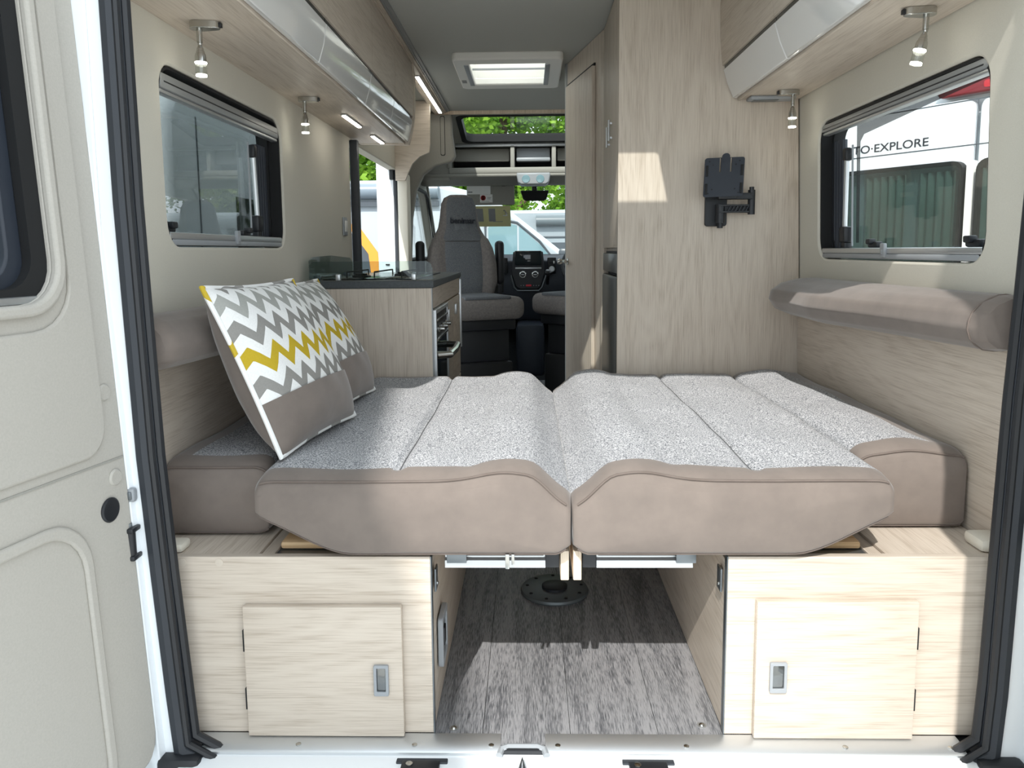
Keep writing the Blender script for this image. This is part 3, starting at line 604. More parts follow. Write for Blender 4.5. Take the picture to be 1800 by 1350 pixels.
# ------------------------------------------------------------------ overhead lockers
def locker(label, prof, xw, y0, y1, seams, s_, far_cap):
    """prof: front outline from bottom lip up to ceiling [(x, z)...]; xw wall; s_=+1 when the front faces +X"""
    t = thing('overhead_locker', label, 'locker', ((prof[0][0]+xw)/2, (y0+y1)/2, prof[0][1]), group='overhead lockers')
    zb = prof[0][1]; xf = prof[0][0]-s_*.022
    obj('base_board', MB().box(*sorted((xw, xf)), y0, y1, zb-.004, zb+.014), W_Y, t, bevel=.001)
    obj('carcass', MB().prism([(xw, zb+.0145), (xf-s_*.004, zb+.0145), (prof[-1][0]-s_*.03, ZC-.022), (xw, ZC-.022)], 'y', y0, y1), W_Y, t)
    edges = [y0]+seams+[y1]; g = .0022
    zg = prof[2][1]
    for a, c in zip(edges[:-1], edges[1:]):
        def sheet(pts, th): return [(x, z) for x, z in pts]+[(x-s_*th, z) for x, z in pts[::-1]]
        d = obj('door_flap', MB().prism(sheet(prof[3:], .016), 'y', a+g, c-g), W_Y, t)
        obj('white_band', MB().prism(sheet(prof[:3], .014), 'y', a+g, c-g), GLOSSW, d, bevel=.002)
        obj('grip_groove', MB().prism([(prof[2][0]-s_*.006, zg-.001), (prof[3][0]-s_*.006, prof[3][1]+.001), (prof[3][0]-s_*.014, prof[3][1]+.001), (prof[2][0]-s_*.013, zg-.001)], 'y', a+g, c-g), base('grip_gloss', lin(70, 74, 74), .08, .6)[0], d)
    obj('front_edge', MB().box(*sorted((xf, prof[0][0]-s_*.015)), y0, y1, zb-.008, zb+.012), W_Y, t, bevel=.002)
    if far_cap:
        obj('end_panel', MB().prism([(xw, zb-.006), (prof[0][0]+s_*.004, zb-.012)]+[(x+s_*.006, z) for x, z in prof[1:]]+[(xw, ZC-.022)], 'y', y1, y1+.022), W_Z, t, bevel=.002)
    return t
locker('long pale oak overhead locker with glossy white lower band on the left wall', [(-.565, 1.497), (-.550, 1.545), (-.541, 1.598), (-.539, 1.612), (-.534, 1.70), (-.534, 1.79), (-.540, 1.857)], XL, .03, 2.26, [.70, 1.30, 1.76], 1, True)
locker('pale oak overhead locker with glossy white lower band on the right wall', [(.695, 1.490), (.675, 1.535), (.660, 1.584), (.657, 1.597), (.648, 1.69), (.646, 1.79), (.650, 1.857)], .918, .03, 1.246, [.70], -1, False)
def spotlight(label, x, y, z, s_, tx=0, ty=0):
    t = thing('reading_spotlight', label, 'spotlight', (x, y, z), group='acrylic reading spotlights')
    cap = [(-.022+.0, 0)]
    pl = arc((0, 0), .02, 90, 270, 8)+arc((.034, 0), .013, -90, 90, 8)
    obj('base', MB().prism([(x+s_*px, y+py) for px, py in pl], 'z', z-.016, z), CHROME, t, bevel=.0015)
    obj('switch', MB().rbox(*sorted((x+s_*.040, x+s_*.051)), y-.006, y+.006, z-.013, z-.003, .001), BLACK, t)
    obj('stem', MB().tube([(x, y, z-.016), (x, y, z-.044)], .0062, 12), CHROME, t)
    d = Vector((tx, ty, -1)).normalized(); p = Vector((x, y, z-.046))
    obj('joint', MB().lathe([(.002, -.006), (.005, -.003), (.0055, 0), (.005, .003), (.002, .006)], p, 12, d), CHROME, t)
    obj('lamp_head', MB().lathe([(.0045, .004), (.006, .009), (.007, .010), (.008, .016), (.0088, .0165), (.0098, .022), (.0108, .0225), (.012, .028), (.0125, .040)], p, 20, d), CHROME, t)
    obj('lit_ring', MB().lathe([(.0128, .040), (.0128, .0425), (.0, .0425)], p, 20, d), LED, t)
    obj('acrylic_rod', MB().lathe([(.0125, .043), (.0125, .0715), (.0, .0725)], p, 24, d), ACRYL, t)
    obj('lit_tip', MB().lathe([(.0115, .0665), (.012, .0705), (.004, .068)], p, 20, d), LED, t)
    return t
spotlight('chrome reading spotlight under the left locker nearest the rear door', -.725, .305, 1.493, 1)
spotlight('chrome reading spotlight under the left locker farther in', -.735, 1.145, 1.493, 1)
spotlight('tilted chrome reading spotlight under the right locker nearest the rear door', .842, .26, 1.486, -1, -.22, .05)
spotlight('chrome reading spotlight under the right locker beside the wardrobe wall', .848, 1.10, 1.486, -1)
def led_bar(label, x0, x1, y0, y1, z0, z1):
    t = thing('led_strip_light', label, 'light strip', ((x0+x1)/2, (y0+y1)/2, z1), group='led light strips')
    obj('housing', MB().rbox(x0, x1, y0, y1, z0+.003, z1, .002), ALU, t)
    obj('diffuser', MB().rbox(x0+.003, x1-.003, y0+.006, y1-.006, z0, z0+.004, .0015), LED, t)
led_bar('lit light strip under the left locker before the sliding door', -.692, -.670, 1.46, 1.74, 1.484, 1.493)
led_bar('short light strip under the left locker at its far end', -.690, -.668, 1.98, 2.22, 1.484, 1.493)
led_bar('long lit light strip on the ceiling cornice past the left locker', -.565, -.540, 2.52, 3.55, ZC-.029, ZC-.02)
t = thing('switch_panel', 'flat grey switch panel under the right locker against the wardrobe wall', 'switch panel', (.80, 1.2, 1.486))
obj('plate', MB().rbox(.735, .885, 1.175, 1.232, 1.474, 1.486, .005), GREYP, t)
obj('inset', MB().rbox(.75, .83, 1.184, 1.224, 1.472, 1.475, .001), STEELG, t)
t = thing('light_switch', 'small grey switch plate on the left wall above the worktop', 'switch', (XL, 1.915, 1.06))
obj('plate', MB().rbox(XL, XL+.008, 1.88, 1.945, 1.055, 1.135, .006), GREYP, t)
obj('rocker', MB().rbox(XL+.007, XL+.012, 1.895, 1.93, 1.072, 1.12, .002), PLASW, t)
# ------------------------------------------------------------------ wardrobe wall, fridge column, washroom
t = thing('wardrobe', 'tall pale oak wardrobe side panel with upright grain right of the aisle', 'wardrobe', (.62, 1.25, 0))
obj('rear_panel', MB().panel([(.31, .004), (XR(0)-.004, .004), (XR(ZC)-.006, ZC-.003), (.31, ZC-.003)], [], 'y', 1.25, 1.268), W_Z, t, bevel=.0015)
t = thing('tall_cabinet', 'tall oak cabinet door above the fridge with two upright handles', 'cabinet', (.6, 1.5, 1.0))
obj('carcass', MB().box(.328, .90, 1.270, 1.795, .98, ZC-.004), W_Z, t)
obj('door', MB().rbox(.311, .3275, 1.272, 1.792, .992, ZC-.01, .002), W_Z, t)
for y, z in ((1.47, 1.385), (1.545, 1.37)):
    h = obj('handle', MB().tube([(.300, y, z), (.300, y, z+.075)], .0045, 8), ALU, t)
    obj('handle_foot', MB().box(.300, .311, y-.003, y+.003, z+.008, z+.014).box(.300, .311, y-.003, y+.003, z+.06, z+.066), ALU, h)
t = thing('fridge', 'dark grey fridge with black control strip beside the wardrobe wall', 'fridge', (.6, 1.53, 0))
obj('cabinet', MB().box(.335, .90, 1.272, 1.795, .10, .978), BLK2, t)
obj('control_panel', MB().rbox(.312, .334, 1.274, 1.792, .90, .972, .004), FRIDGE, t)
obj('door', MB().rbox(.309, .334, 1.276, 1.790, .11, .888, .008, 3), FRIDGE, t)
obj('top_strip', MB().box(.316, .334, 1.274, 1.70, .973, .980), BLK2, t)
obj('plinth', MB().box(.335, .90, 1.272, 1.795, .004, .098), W_Y, t)
dv = Vector((-.115, .56, 0)); ang = math.atan2(.115, .56)
wb = thing('wall_washroom', 'pale oak washroom wall slanting towards the cab', None, (.305, 1.835, 0), rot=(0, 0, ang), kind=S)
obj('corner_post', MB().rbox(.0, .04, -.045, .012, .004, ZC-.004, .006), W_Z, wb, local=True)
obj('wall_panel', MB().box(.004, .030, .013, .575, .004, ZC-.004), W_Z, wb, local=True)
obj('edge_profile', MB().tube([(.008, .582, .004), (.008, .582, ZC-.004)], .014, 12), ALUG, wb, local=True)
obj('front_return', MB().box(.012, .62, .583, .60, .004, ZC-.004), W_Z, wb, local=True)
d3 = thing('door_3', 'pale oak washroom door with silver knob', None, (.305, 1.835, 0), rot=(0, 0, ang), kind=S)
obj('door_leaf', MB().rbox(-.012, .0035, .095, .545, .04, 1.76, .002), W_Z, d3, local=True)
obj('top_gap', MB().box(-.003, .0038, .095, .545, 1.762, 1.772), BLK2, d3, local=True)
k = obj('door_knob', MB().lathe([(.017, 0), (.017, .004), (.009, .008), (.009, .03), (.013, .036), (.015, .045), (.012, .052), (.0, .054)], (-.012, .50, .93), 18, (-1, 0, 0)), CHROME, d3, local=True)
obj('lever', MB().tube([(-.045, .50, .93), (-.047, .46, .93), (-.045, .43, .928)], .007, 10), CHROME, k, local=True)
# ------------------------------------------------------------------ tv bracket
t = thing('tv_bracket', 'black folding television bracket screwed to the wardrobe wall', 'bracket', (.66, 1.25, 1.06))
obj('wall_plate', MB().prism(rr(.607, .682, 1.062, 1.205, .010), 'y', 1.238, 1.2495), BLACK, t, bevel=.002)
obj('pivot', MB().tube([(.655, 1.222, 1.072), (.655, 1.222, 1.135)], .016, 14).tube([(.655, 1.222, 1.055), (.655, 1.222, 1.072)], .010, 12), BLACK, t)
ar = obj('arm', MB().rbox(.65, .765, 1.205, 1.228, 1.106, 1.112, .001).rbox(.65, .765, 1.205, 1.228, 1.128, 1.134, .001).box(.65, .765, 1.215, 1.225, 1.112, 1.128), BLACK, t)
rib = MB()
for q in range(6): rib.add(*[[(.675+q*.012, 1.204, 1.112), (.678+q*.012, 1.204, 1.112), (.687+q*.012, 1.204, 1.128), (.684+q*.012, 1.204, 1.128), (.675+q*.012, 1.216, 1.112), (.678+q*.012, 1.216, 1.112), (.687+q*.012, 1.216, 1.128), (.684+q*.012, 1.216, 1.128)], [(0, 1, 2, 3), (4, 7, 6, 5), (0, 4, 5, 1), (2, 6, 7, 3), (0, 3, 7, 4), (1, 5, 6, 2)]])
obj('arm_ribs', rib, RUBBER, ar)
obj('elbow', MB().tube([(.757, 1.212, 1.100), (.757, 1.212, 1.182)], .012, 14).tube([(.757, 1.212, 1.182), (.757, 1.212, 1.192)], .008, 10), BLACK, t)
obj('inner_arm', MB().rbox(.66, .757, 1.195, 1.215, 1.150, 1.172, .003), BLACK, t)
tx_ = lambda x, y, z: (x-.06*(1.23-z)*1.0, y+(z-1.16)*.10, z+(x-.655)*.03)
hp = obj('screen_plate', MB().panel(rr(.590, .722, 1.158, 1.288, .008), [rr(.6385, .6435, 1.24, 1.287, .002), rr(.6745, .6795, 1.24, 1.287, .002)], 'y', 1.176, 1.182).shear(tx_), DARKB, t, bevel=.001)
obj('release_tab', MB().prism(rr(.646, .672, 1.27, 1.302, .012), 'y', 1.174, 1.180).shear(tx_), DARKB, hp)
for z in (1.185, 1.245):
    for x in (.598, .714): obj('slot', MB().rbox(x-.004, x+.004, 1.173, 1.177, z-.018, z+.018, .001).shear(tx_), BLK2, hp)
for x, z in ((.605, 1.17), (.705, 1.17), (.605, 1.276), (.705, 1.276), (.617, 1.183), (.693, 1.183), (.617, 1.264), (.693, 1.264)):
    obj('hole_plug', MB().lathe([(.0025, 0), (.0025, .001)], tx_(x, 1.1755, z), 8, (0, -1, 0)), BLK2, hp)
obj('head_mount', MB().rbox(.64, .70, 1.182, 1.205, 1.15, 1.20, .004), BLACK, t)
# ------------------------------------------------------------------ kitchen
KX, KY0, KY1 = -.335, 1.215, 2.285
t = thing('kitchen_unit', 'pale oak kitchen unit with built-in oven left of the aisle', 'kitchen unit', (-.56, 1.75, 0))
obj('end_panel', MB().box(XL+.013, KX-.003, KY0, KY0+.018, .004, .858), W_Z, t, bevel=.001)
obj('edge_band', MB().box(KX-.003, KX, KY0, KY0+.018, .004, .858), ALUG, t)
obj('carcass', MB().box(XL+.02, KX-.02, KY0+.019, KY1-.02, .06, .855), W_Y, t)
obj('fascia', MB().box(KX-.018, KX, KY0+.019, KY1-.012, .785, .857), W_Y, t, bevel=.001)
obj('far_trim', MB().rbox(KX-.02, KX+.008, KY1-.011, KY1+.002, .52, .85, .003), ALU, t)
obj('far_panel', MB().box(XL+.02, KX-.004, KY1-.019, KY1-.012, .004, .857), W_Z, t)
ov = obj('oven', MB().ring([(1.24, .30), (1.645, .30), (1.645, .78), (1.24, .78)], [(1.252, .315), (1.632, .315), (1.632, .765), (1.252, .765)], 'x', KX-.015, KX+.010), ALU, t, bevel=.002)
obj('oven_glass', MB().box(KX-.010, KX+.006, 1.253, 1.631, .316, .665), GDARK, ov)
obj('control_strip', MB().box(KX-.010, KX+.005, 1.253, 1.631, .672, .764), BLACK, ov)
obj('strip_trim', MB().rbox(KX-.002, KX+.010, 1.253, 1.631, .664, .674, .002).rbox(KX-.002, KX+.010, 1.253, 1.631, .735, .742, .002), CHROME, ov)
for y in (1.33, 1.44, 1.55): obj('knob', MB().lathe([(.013, 0), (.013, .005), (.008, .008), (.008, .024), (.0, .025)], (KX+.005, y, .705), 14, (1, 0, 0)), CHROME, ov)
obj('oven_handle', MB().tube([(KX+.006, 1.275, .615), (KX+.05, 1.295, .615), (KX+.055, 1.44, .615), (KX+.05, 1.59, .615), (KX+.006, 1.61, .615)], .0135, 10), CHROME, ov)
for y0, y1 in ((1.655, 1.96), (1.966, 2.272)):
    for z0, z1 in ((.40, .778), (.07, .394)):
        d = obj('cupboard_door', MB().rbox(KX-.016, KX, y0, y1, z0, z1, .0015), W_Y, t)
        obj('latch', MB().rbox(KX, KX+.010, y0+.03, y0+.055, z1-.075, z1-.03, .002), ALU, d)
obj('plinth', MB().box(XL+.03, KX-.05, KY0+.02, KY1-.02, .0, .058), BLK2, t)
t = thing('worktop', 'slate grey kitchen worktop on the oak unit', 'worktop', (-.56, 1.75, .86))
obj('slab', MB().panel([(XL+.012, KY0-.006), (KX+.006, KY0-.006), (KX+.006, KY1+.008), (XL+.012, KY1+.008)], [], 'z', .8585, .8845), WORK, t, bevel=.003)
t = thing('gas_hob', 'black gas hob and sink sunk in the worktop', 'hob', (-.56, 1.6, .885))
obj('hob_plate', MB().rbox(-.74, -.40, 1.30, 2.05, .8848, .890, .004), base('hob_black', lin(26, 28, 30), .15)[0], t)
for x, y in ((-.63, 1.45), (-.50, 1.62)): obj('burner', MB().lathe([(.035, 0), (.035, .006), (.022, .008), (.022, .014), (.0, .015)], (x, y, .890), 18), BLK2, t)
for x in (-.66, -.56, -.46): obj('pan_support', MB().tube([(x, 1.34, .891), (x, 1.345, .912), (x, 1.72, .912), (x, 1.725, .891)], .003, 6), BLK2, t)
t = thing('splash_guard', 'clear glass splash guard standing on the near edge of the worktop', 'glass', (-.54, 1.235, .885))
gp = [(-.765, .888), (-.765, .940), (-.755, .952), (-.36, .952), (-.343, .945), (-.335, .925), (-.333, .888)]
obj('pane', MB().prism(gp, 'y', 1.233, 1.238), GLID, t)
for x in (-.665, -.40): obj('clamp', MB().rbox(x-.008, x+.008, 1.224, 1.246, .885, .908, .003), ALU, t)
t = thing('hob_lid', 'smoked glass hob lid raised against the left wall', 'glass', (-.77, 1.6, .885))
obj('pane', MB().prism([(1.262, .887), (1.262, .955), (1.30, .967), (1.55, .972), (1.88, .960), (1.92, .935), (1.92, .887)], 'x', -.776, -.770), GLID, t)
for y in (1.35, 1.80): obj('hinge', MB().rbox(-.782, -.755, y-.012, y+.012, .885, .900, .003), STEELG, t)
# ------------------------------------------------------------------ sliding door opening and cab shell
obj('trim_7', MB().rbox(-.802, -.765, 2.062, 2.10, .0, 1.485, .006), RUBBER, kind=S, label='dark rubber edge at the rear of the sliding door opening')
bp = thing('door_4', 'white sliding door pillar with seal beside the cab', None, (-.87, 3.36, -.1), kind=S)
obj('pillar', MB().prism([(-.93, 3.33), (-.822, 3.33), (-.80, 3.40), (-.93, 3.44)], 'z', -.10, 1.60), WHITE, bp, bevel=.006)
obj('pillar_seal', MB().tube([(-.812, 3.335, -.05), (-.812, 3.335, 1.56)], .014, 10), RUBBER, bp)
obj('pillar_trim', MB().rbox(-.798, -.735, 3.30, 3.43, .0, 1.46, .015), CREAM, bp)
obj('upper_catch', MB().rbox(-.845, -.82, 3.30, 3.33, 1.42, 1.50, .004), BLACK, bp)
obj('lower_plug', MB().rbox(-.885, -.86, 3.322, 3.332, .90, .908, .002), BLK2, bp)
obj('trim_8', MB().prism([(-.80, 1.877), (-.583, 1.877), (-.586, 1.62), (-.592, 1.575), (-.65, 1.552), (-.695, 1.51), (-.722, 1.455), (-.74, 1.412), (-.80, 1.41)], 'y', 3.262, 3.285), W_X, kind=S, label='oak board with a curved lower edge above the sliding door pillar', bevel=.001)
ca = obj('wall_cab_arch', MB().prism([(-.85, 1.875), (-.49, 1.875), (-.488, 1.74), (-.47, 1.60), (-.49, 1.562), (-.60, 1.535), (-.68, 1.48), (-.73, 1.38), (-.76, 1.2), (-.775, .9), (-.85, .9)], 'y', 3.64, 3.70), CABG, kind=S, label='grey moulded arch between living area and cab', bevel=.012, seg=3)
obj('arch_groove', MB().prism(rr(-.565, -.535, 1.60, 1.85, .01), 'y', 3.634, 3.641), BLK2, ca)
obj('arch_trim', MB().prism(rr(-.562, -.538, 1.604, 1.846, .01), 'y', 3.632, 3.642), CABG, ca)
sl_ = lambda x, y, z: (x, y, z-(y-3.66)*.175)
roof = obj('ceiling_cab', MB().panel([(-.92, 3.60), (1.02, 3.60), (1.02, 4.75), (-.92, 4.75)], [rr(-.47, .64, 3.72, 4.27, .05)], 'z', 1.875, 1.92).shear(sl_), CABG, kind=S, label='grey cab roof lining round the sky window')
w5 = thing('window_5', 'panoramic cab roof window looking up into trees', None, (.08, 4.0, 1.85), kind=S)
obj('black_border', MB().ring(rr(-.475, .645, 3.715, 4.275, .05), rr(-.44, .61, 3.735, 4.24, .06), 'z', 1.87, 1.925).shear(sl_), BLK2, w5)
obj('pane', MB().box(-.47, .64, 3.72, 4.27, 1.91, 1.914).shear(sl_), GLASS, w5)
obj('bulkhead_edge', MB().rbox(-.60, .92, 3.628, 3.645, ZC-.022, ZC+.01, .004), PALEW, roof)
sh = thing('cab_shelf', 'grey moulded storage shelf over the windscreen', 'shelf', (.08, 4.45, 1.56))
obj('top_rail', MB().rbox(-.53, .92, 4.285, 4.315, 1.738, 1.764, .006), ALU, sh)
obj('back_panel', MB().box(-.86, .95, 4.50, 4.52, 1.54, 1.76), BLK2, sh)
obj('shelf_floor', MB().box(-.60, .92, 4.30, 4.50, 1.56, 1.585), BLACK, sh)
obj('front_lip', MB().rbox(-.58, .92, 4.275, 4.31, 1.545, 1.59, .012), CABG, sh)
obj('left_cheek', MB().rbox(-.86, -.575, 4.29, 4.50, 1.50, 1.80, .01), CABG, sh)
for x in (-.575, -.112, .19, .62): obj('divider', MB().rbox(x-.016, x+.016, 4.28, 4.49, 1.585, 1.745, .008), CABG, sh)
for a, c in ((-.55, -.135), (.215, .60)): obj('bay_lid', MB().rbox(a, c, 4.36, 4.40, 1.64, 1.735, .012), CABG, sh)
obj('tray', MB().rbox(-.085, .165, 4.29, 4.36, 1.632, 1.66, .01).rbox(-.085, .165, 4.35, 4.37, 1.64, 1.735, .008), GREYP, sh)
hl = obj('trim_9', MB().prism([(4.28, 1.55), (4.28, 1.525), (4.40, 1.475), (4.55, 1.478), (4.66, 1.52), (4.72, 1.56), (4.60, 1.60)], 'x', -.85, .95), CABG, kind=S, label='grey roof lining above the windscreen', bevel=.01)
obj('wall_cab_left', MB().panel([(3.42, -.1), (5.45, -.1), (5.45, .93), (4.72, 1.56), (3.42, 1.56)], [[(3.62, .93), (5.15, .93), (4.66, 1.40), (4.55, 1.43), (3.70, 1.43), (3.63, 1.36)]], 'x', -.80, -.86), CABG, kind=S, label='grey passenger door with its window', bevel=.008)
obj('window_6', MB().prism([(3.60, .92), (5.17, .92), (4.67, 1.41), (4.55, 1.44), (3.70, 1.44), (3.61, 1.37)], 'x', -.842, -.838), GLASS, kind=S, label='passenger door window pane')
obj('trim_10', MB().tube([(-.79, y, z) for y, z in [(3.62, .93), (5.15, .93), (4.66, 1.40), (4.55, 1.43), (3.70, 1.43), (3.63, 1.36)]], .014, 8, True), BLK2, kind=S, label='black rubber channel round the passenger window')
obj('wall_cab_right', MB().panel([(3.9, -.1), (5.45, -.1), (5.45, .93), (4.72, 1.56), (3.9, 1.56)], [[(4.0, .93), (5.15, .93), (4.66, 1.40), (4.0, 1.43)]], 'x', .93, .99), CABG, kind=S, label='grey driver door with its window', bevel=.008)
obj('wall_cab_side', MB().box(-.92, -.86, 3.40, 4.75, 1.5, 1.93).box(.95, 1.0, 3.85, 4.75, 1.5, 1.93), CABG, kind=S, label='grey upper side lining of the cab')
w7 = thing('window_7', 'windscreen of the cab seen from inside', None, (.07, 5.0, .95), kind=S)
ws = lambda x, y, z: (x, 4.68+(1.54-z)*1.13+(y-4.68), z)
obj('pane', MB().box(-.86, 1.0, 4.68, 4.685, .93, 1.54).shear(ws), GLASS, w7)
for x in (-.83, .96): obj('pillar', MB().rbox(x-.045, x+.045, 4.63, 4.68, .93, 1.54, .012).shear(ws), CABG, w7)
obj('wall_front', MB().box(-.86, 1.0, 5.40, 5.46, -.1, .95), DARKB, kind=S, label='dark bulkhead under the windscreen')
# footwell
fw = obj('floor_cab', MB().prism([(4.35, -.02), (4.35, .0), (4.55, .03), (5.10, .36), (5.38, .40), (5.38, -.02)], 'x', -.80, .93), CARPET, kind=S, label='dark cab footwell floor', smooth=0)
for k in range(7): obj('mat_rib', MB().rbox(-.60, -.32, 4.62+.06*k, 4.645+.06*k, .078+.036*k, .092+.036*k, .003), RUBBER, fw)
obj('dashboard_centre_tunnel', MB().rbox(-.10, .12, 4.45, 5.0, .0, .42, .04), DARKB, label='dark console block under the dashboard', cat='console')
# dashboard
t = thing('dashboard', 'dark blue-black dashboard with screen and round knobs', 'dashboard', (.07, 4.9, .5))
obj('body', MB().prism([(4.78, .42), (4.72, .55), (4.70, .74), (4.74, .90), (4.82, .95), (5.36, .945), (5.36, .42)], 'x', -.79, .92), DARKB, t, bevel=.012)
obj('centre_stack', MB().prism([(-.12, .975), (.115, .975), (.13, .80), (.10, .70), (.07, .675), (-.07, .675), (-.105, .70), (-.135, .80)], 'y', 4.655, 4.76), BLACK, t, bevel=.008)
obj('screen', MB().rbox(-.108, .102, 4.635, 4.658, .868, .982, .006), GDARK, t)
obj('chrome_strip', MB().rbox(-.105, .102, 4.648, 4.66, .836, .852, .004), ALU, t)
for x in (-.045, .052):
    kn = obj('knob', MB().lathe([(.028, 0), (.028, .006), (.022, .010), (.022, .016), (.0, .017)], (x, 4.655, .795), 22, (0, -1, 0)), CHROME, t)
    obj('knob_face', MB().lathe([(.020, .0), (.020, .003), (.0, .0032)], (x, 4.639, .795), 18, (0, -1, 0)), BLACK, kn)
    obj('pointer', MB().rbox(x-.012, x+.012, 4.633, 4.637, .792, .798, .001), ALU, kn)
obj('hazard_switch', MB().rbox(-.022, .022, 4.648, 4.66, .700, .716, .003), REDS, t)
for x in (-.06, -.04, .04, .06, .08): obj('button', MB().lathe([(.0035, 0), (.003, .004), (.0, .004)], (x, 4.656, .708), 8, (0, -1, 0)), GREYP, t)
for x in (-.20, .185): obj('air_vent', MB().rbox(x-.035, x+.035, 4.68, 4.72, .80, .93, .01).rbox(x-.026, x+.026, 4.672, 4.684, .87, .875, .001).rbox(x-.026, x+.026, 4.672, 4.684, .89, .895, .001), BLACK, t)
obj('start_button', MB().lathe([(.024, 0), (.024, .006), (.018, .008), (.016, .006), (.0, .006)], (.185, 4.675, .835), 22, (0, -1, 0)), ALU, t)
obj('vent_wheel', MB().rbox(.196, .206, 4.668, 4.676, .88, .90, .002).rbox(-.206, -.196, 4.668, 4.676, .88, .90, .002), WHITEP, t)
obj('lower_trim', MB().tube([(-.14, 4.65, .79), (-.115, 4.645, .695), (-.09, 4.64, .668), (.08, 4.64, .668), (.105, 4.645, .695), (.14, 4.65, .79)], .006, 8), STEELG, t)
obj('gear_stick', MB().tube([(.15, 4.66, .72), (.15, 4.56, .80)], .012, 10).lathe([(.012, 0), (.024, .012), (.026, .03), (.016, .045), (.0, .047)], (.15, 4.56, .79), 14, (0, -.4, .9)), BLACK, t)
t = thing('steering_wheel', 'black steering wheel at the driver side', 'steering wheel', (.45, 4.45, .86))
R_ = Matrix.Rotation(math.radians(-28), 3, 'X')
wh_ = [Vector((.45, 4.45, .86))+R_ @ Vector((.19*math.cos(2*math.pi*k/40), 0, .19*math.sin(2*math.pi*k/40))) for k in range(40)]
obj('rim', MB().tube(wh_, .015, 10, True), BLACK, t)
obj('hub', MB().lathe([(.075, 0), (.07, .02), (.0, .03)], (.45, 4.47, .86), 20, (0, -.88, .47)), BLACK, t)
for q in (0, 180, 250): obj('spoke', MB().tube([(.45, 4.475, .86), Vector((.45, 4.45, .86))+R_ @ Vector((.185*math.cos(math.radians(q)), 0, .185*math.sin(math.radians(q))))], .013, 8), BLACK, t)
obj('column', MB().tube([(.45, 4.48, .86), (.45, 4.70, .75)], .05, 12), BLACK, t)
# visor, console lamp, mirror, paper
t = thing('sun_visor', 'grey passenger sun visor with stickers', 'sun visor', (-.29, 4.6, 1.33))
obj('visor_board', MB().rbox(-.475, -.105, 4.585, 4.605, 1.335, 1.482, .012), CABG, t)
obj('white_label', MB().box(-.472, -.29, 4.582, 4.585, 1.418, 1.482), WHITEP, t)
obj('label_print', MB().box(-.465, -.43, 4.5815, 4.582, 1.432, 1.438), INK, t)
st = obj('warning_sticker', MB().box(-.372, -.275, 4.581, 4.585, 1.355, 1.417), WHITEP, t)
obj('warning_ring', MB().lathe([(.020, 0), (.020, .001), (.015, .001), (.015, 0)], (-.347, 4.581, 1.39), 20, (0, -1, 0)), REDINK, st)
obj('warning_bar', MB().box(-.362, -.332, 4.5795, 4.581, 1.388, 1.392), REDINK, st)
obj('sticker_text', MB().box(-.315, -.285, 4.580, 4.581, 1.39, 1.394).box(-.315, -.29, 4.580, 4.581, 1.38, 1.384).box(-.36, -.30, 4.580, 4.581, 1.362, 1.365), PRINTG, st)
obj('visor_clip', MB().rbox(-.205, -.175, 4.56, 4.60, 1.478, 1.50, .004), BLK2, t)
t = thing('roof_console', 'grey cab roof console with two reading lamps', 'console', (.04, 4.4, 1.46))
obj('housing', MB().prism([(-.085, 1.548), (.165, 1.548), (.155, 1.478), (.13, 1.462), (-.05, 1.462), (-.075, 1.478)], 'y', 4.27, 4.45), GREYP, t, bevel=.01)
for x in (-.015, .09): obj('lamp_lens', MB().lathe([(.03, 0), (.028, .004), (.0, .005)], (x, 4.27, 1.503), 20, (0, -1, 0)), GBLUE, t)
t = thing('rear_view_mirror', 'black rear view mirror at the top of the windscreen', 'mirror', (.05, 4.72, 1.36))
obj('shell', MB().prism([(-.06, 1.452), (.165, 1.452), (.145, 1.385), (.125, 1.372), (-.02, 1.372), (-.04, 1.385)], 'y', 4.69, 4.72), BLK2, t, bevel=.008)
obj('mount', MB().rbox(.03, .07, 4.70, 4.76, 1.45, 1.50, .006), BLACK, t)
t = thing('price_sheet', 'yellow price sheet stuck behind the windscreen', 'sheet', (-.33, 4.93, 1.18))
obj('sheet', MB().box(-.525, -.145, 4.660, 4.661, 1.185, 1.345).shear(ws), PAPER, t)
for x in (-.47, -.40, -.30): obj('grey_block', MB().box(x-.025, x+.03, 4.6585, 4.6599, 1.225, 1.325).shear(ws), PRINTG, t)
obj('fine_print', MB().box(-.275, -.20, 4.6585, 4.6599, 1.208, 1.212).box(-.50, -.42, 4.6585, 4.6599, 1.208, 1.212), PRINTG, t)
Mx = Matrix.Translation((-.33+.145, 0, 0))
text('currency_sign', '£', .085, PRINTG, t, Matrix.Translation(Vector((-.185, 4.895, 1.285))-Vector((-.33, 4.93, 1.18))) @ Matrix.Rotation(math.radians(58), 4, 'X') @ Matrix.Scale(-1, 4, (1, 0, 0)))
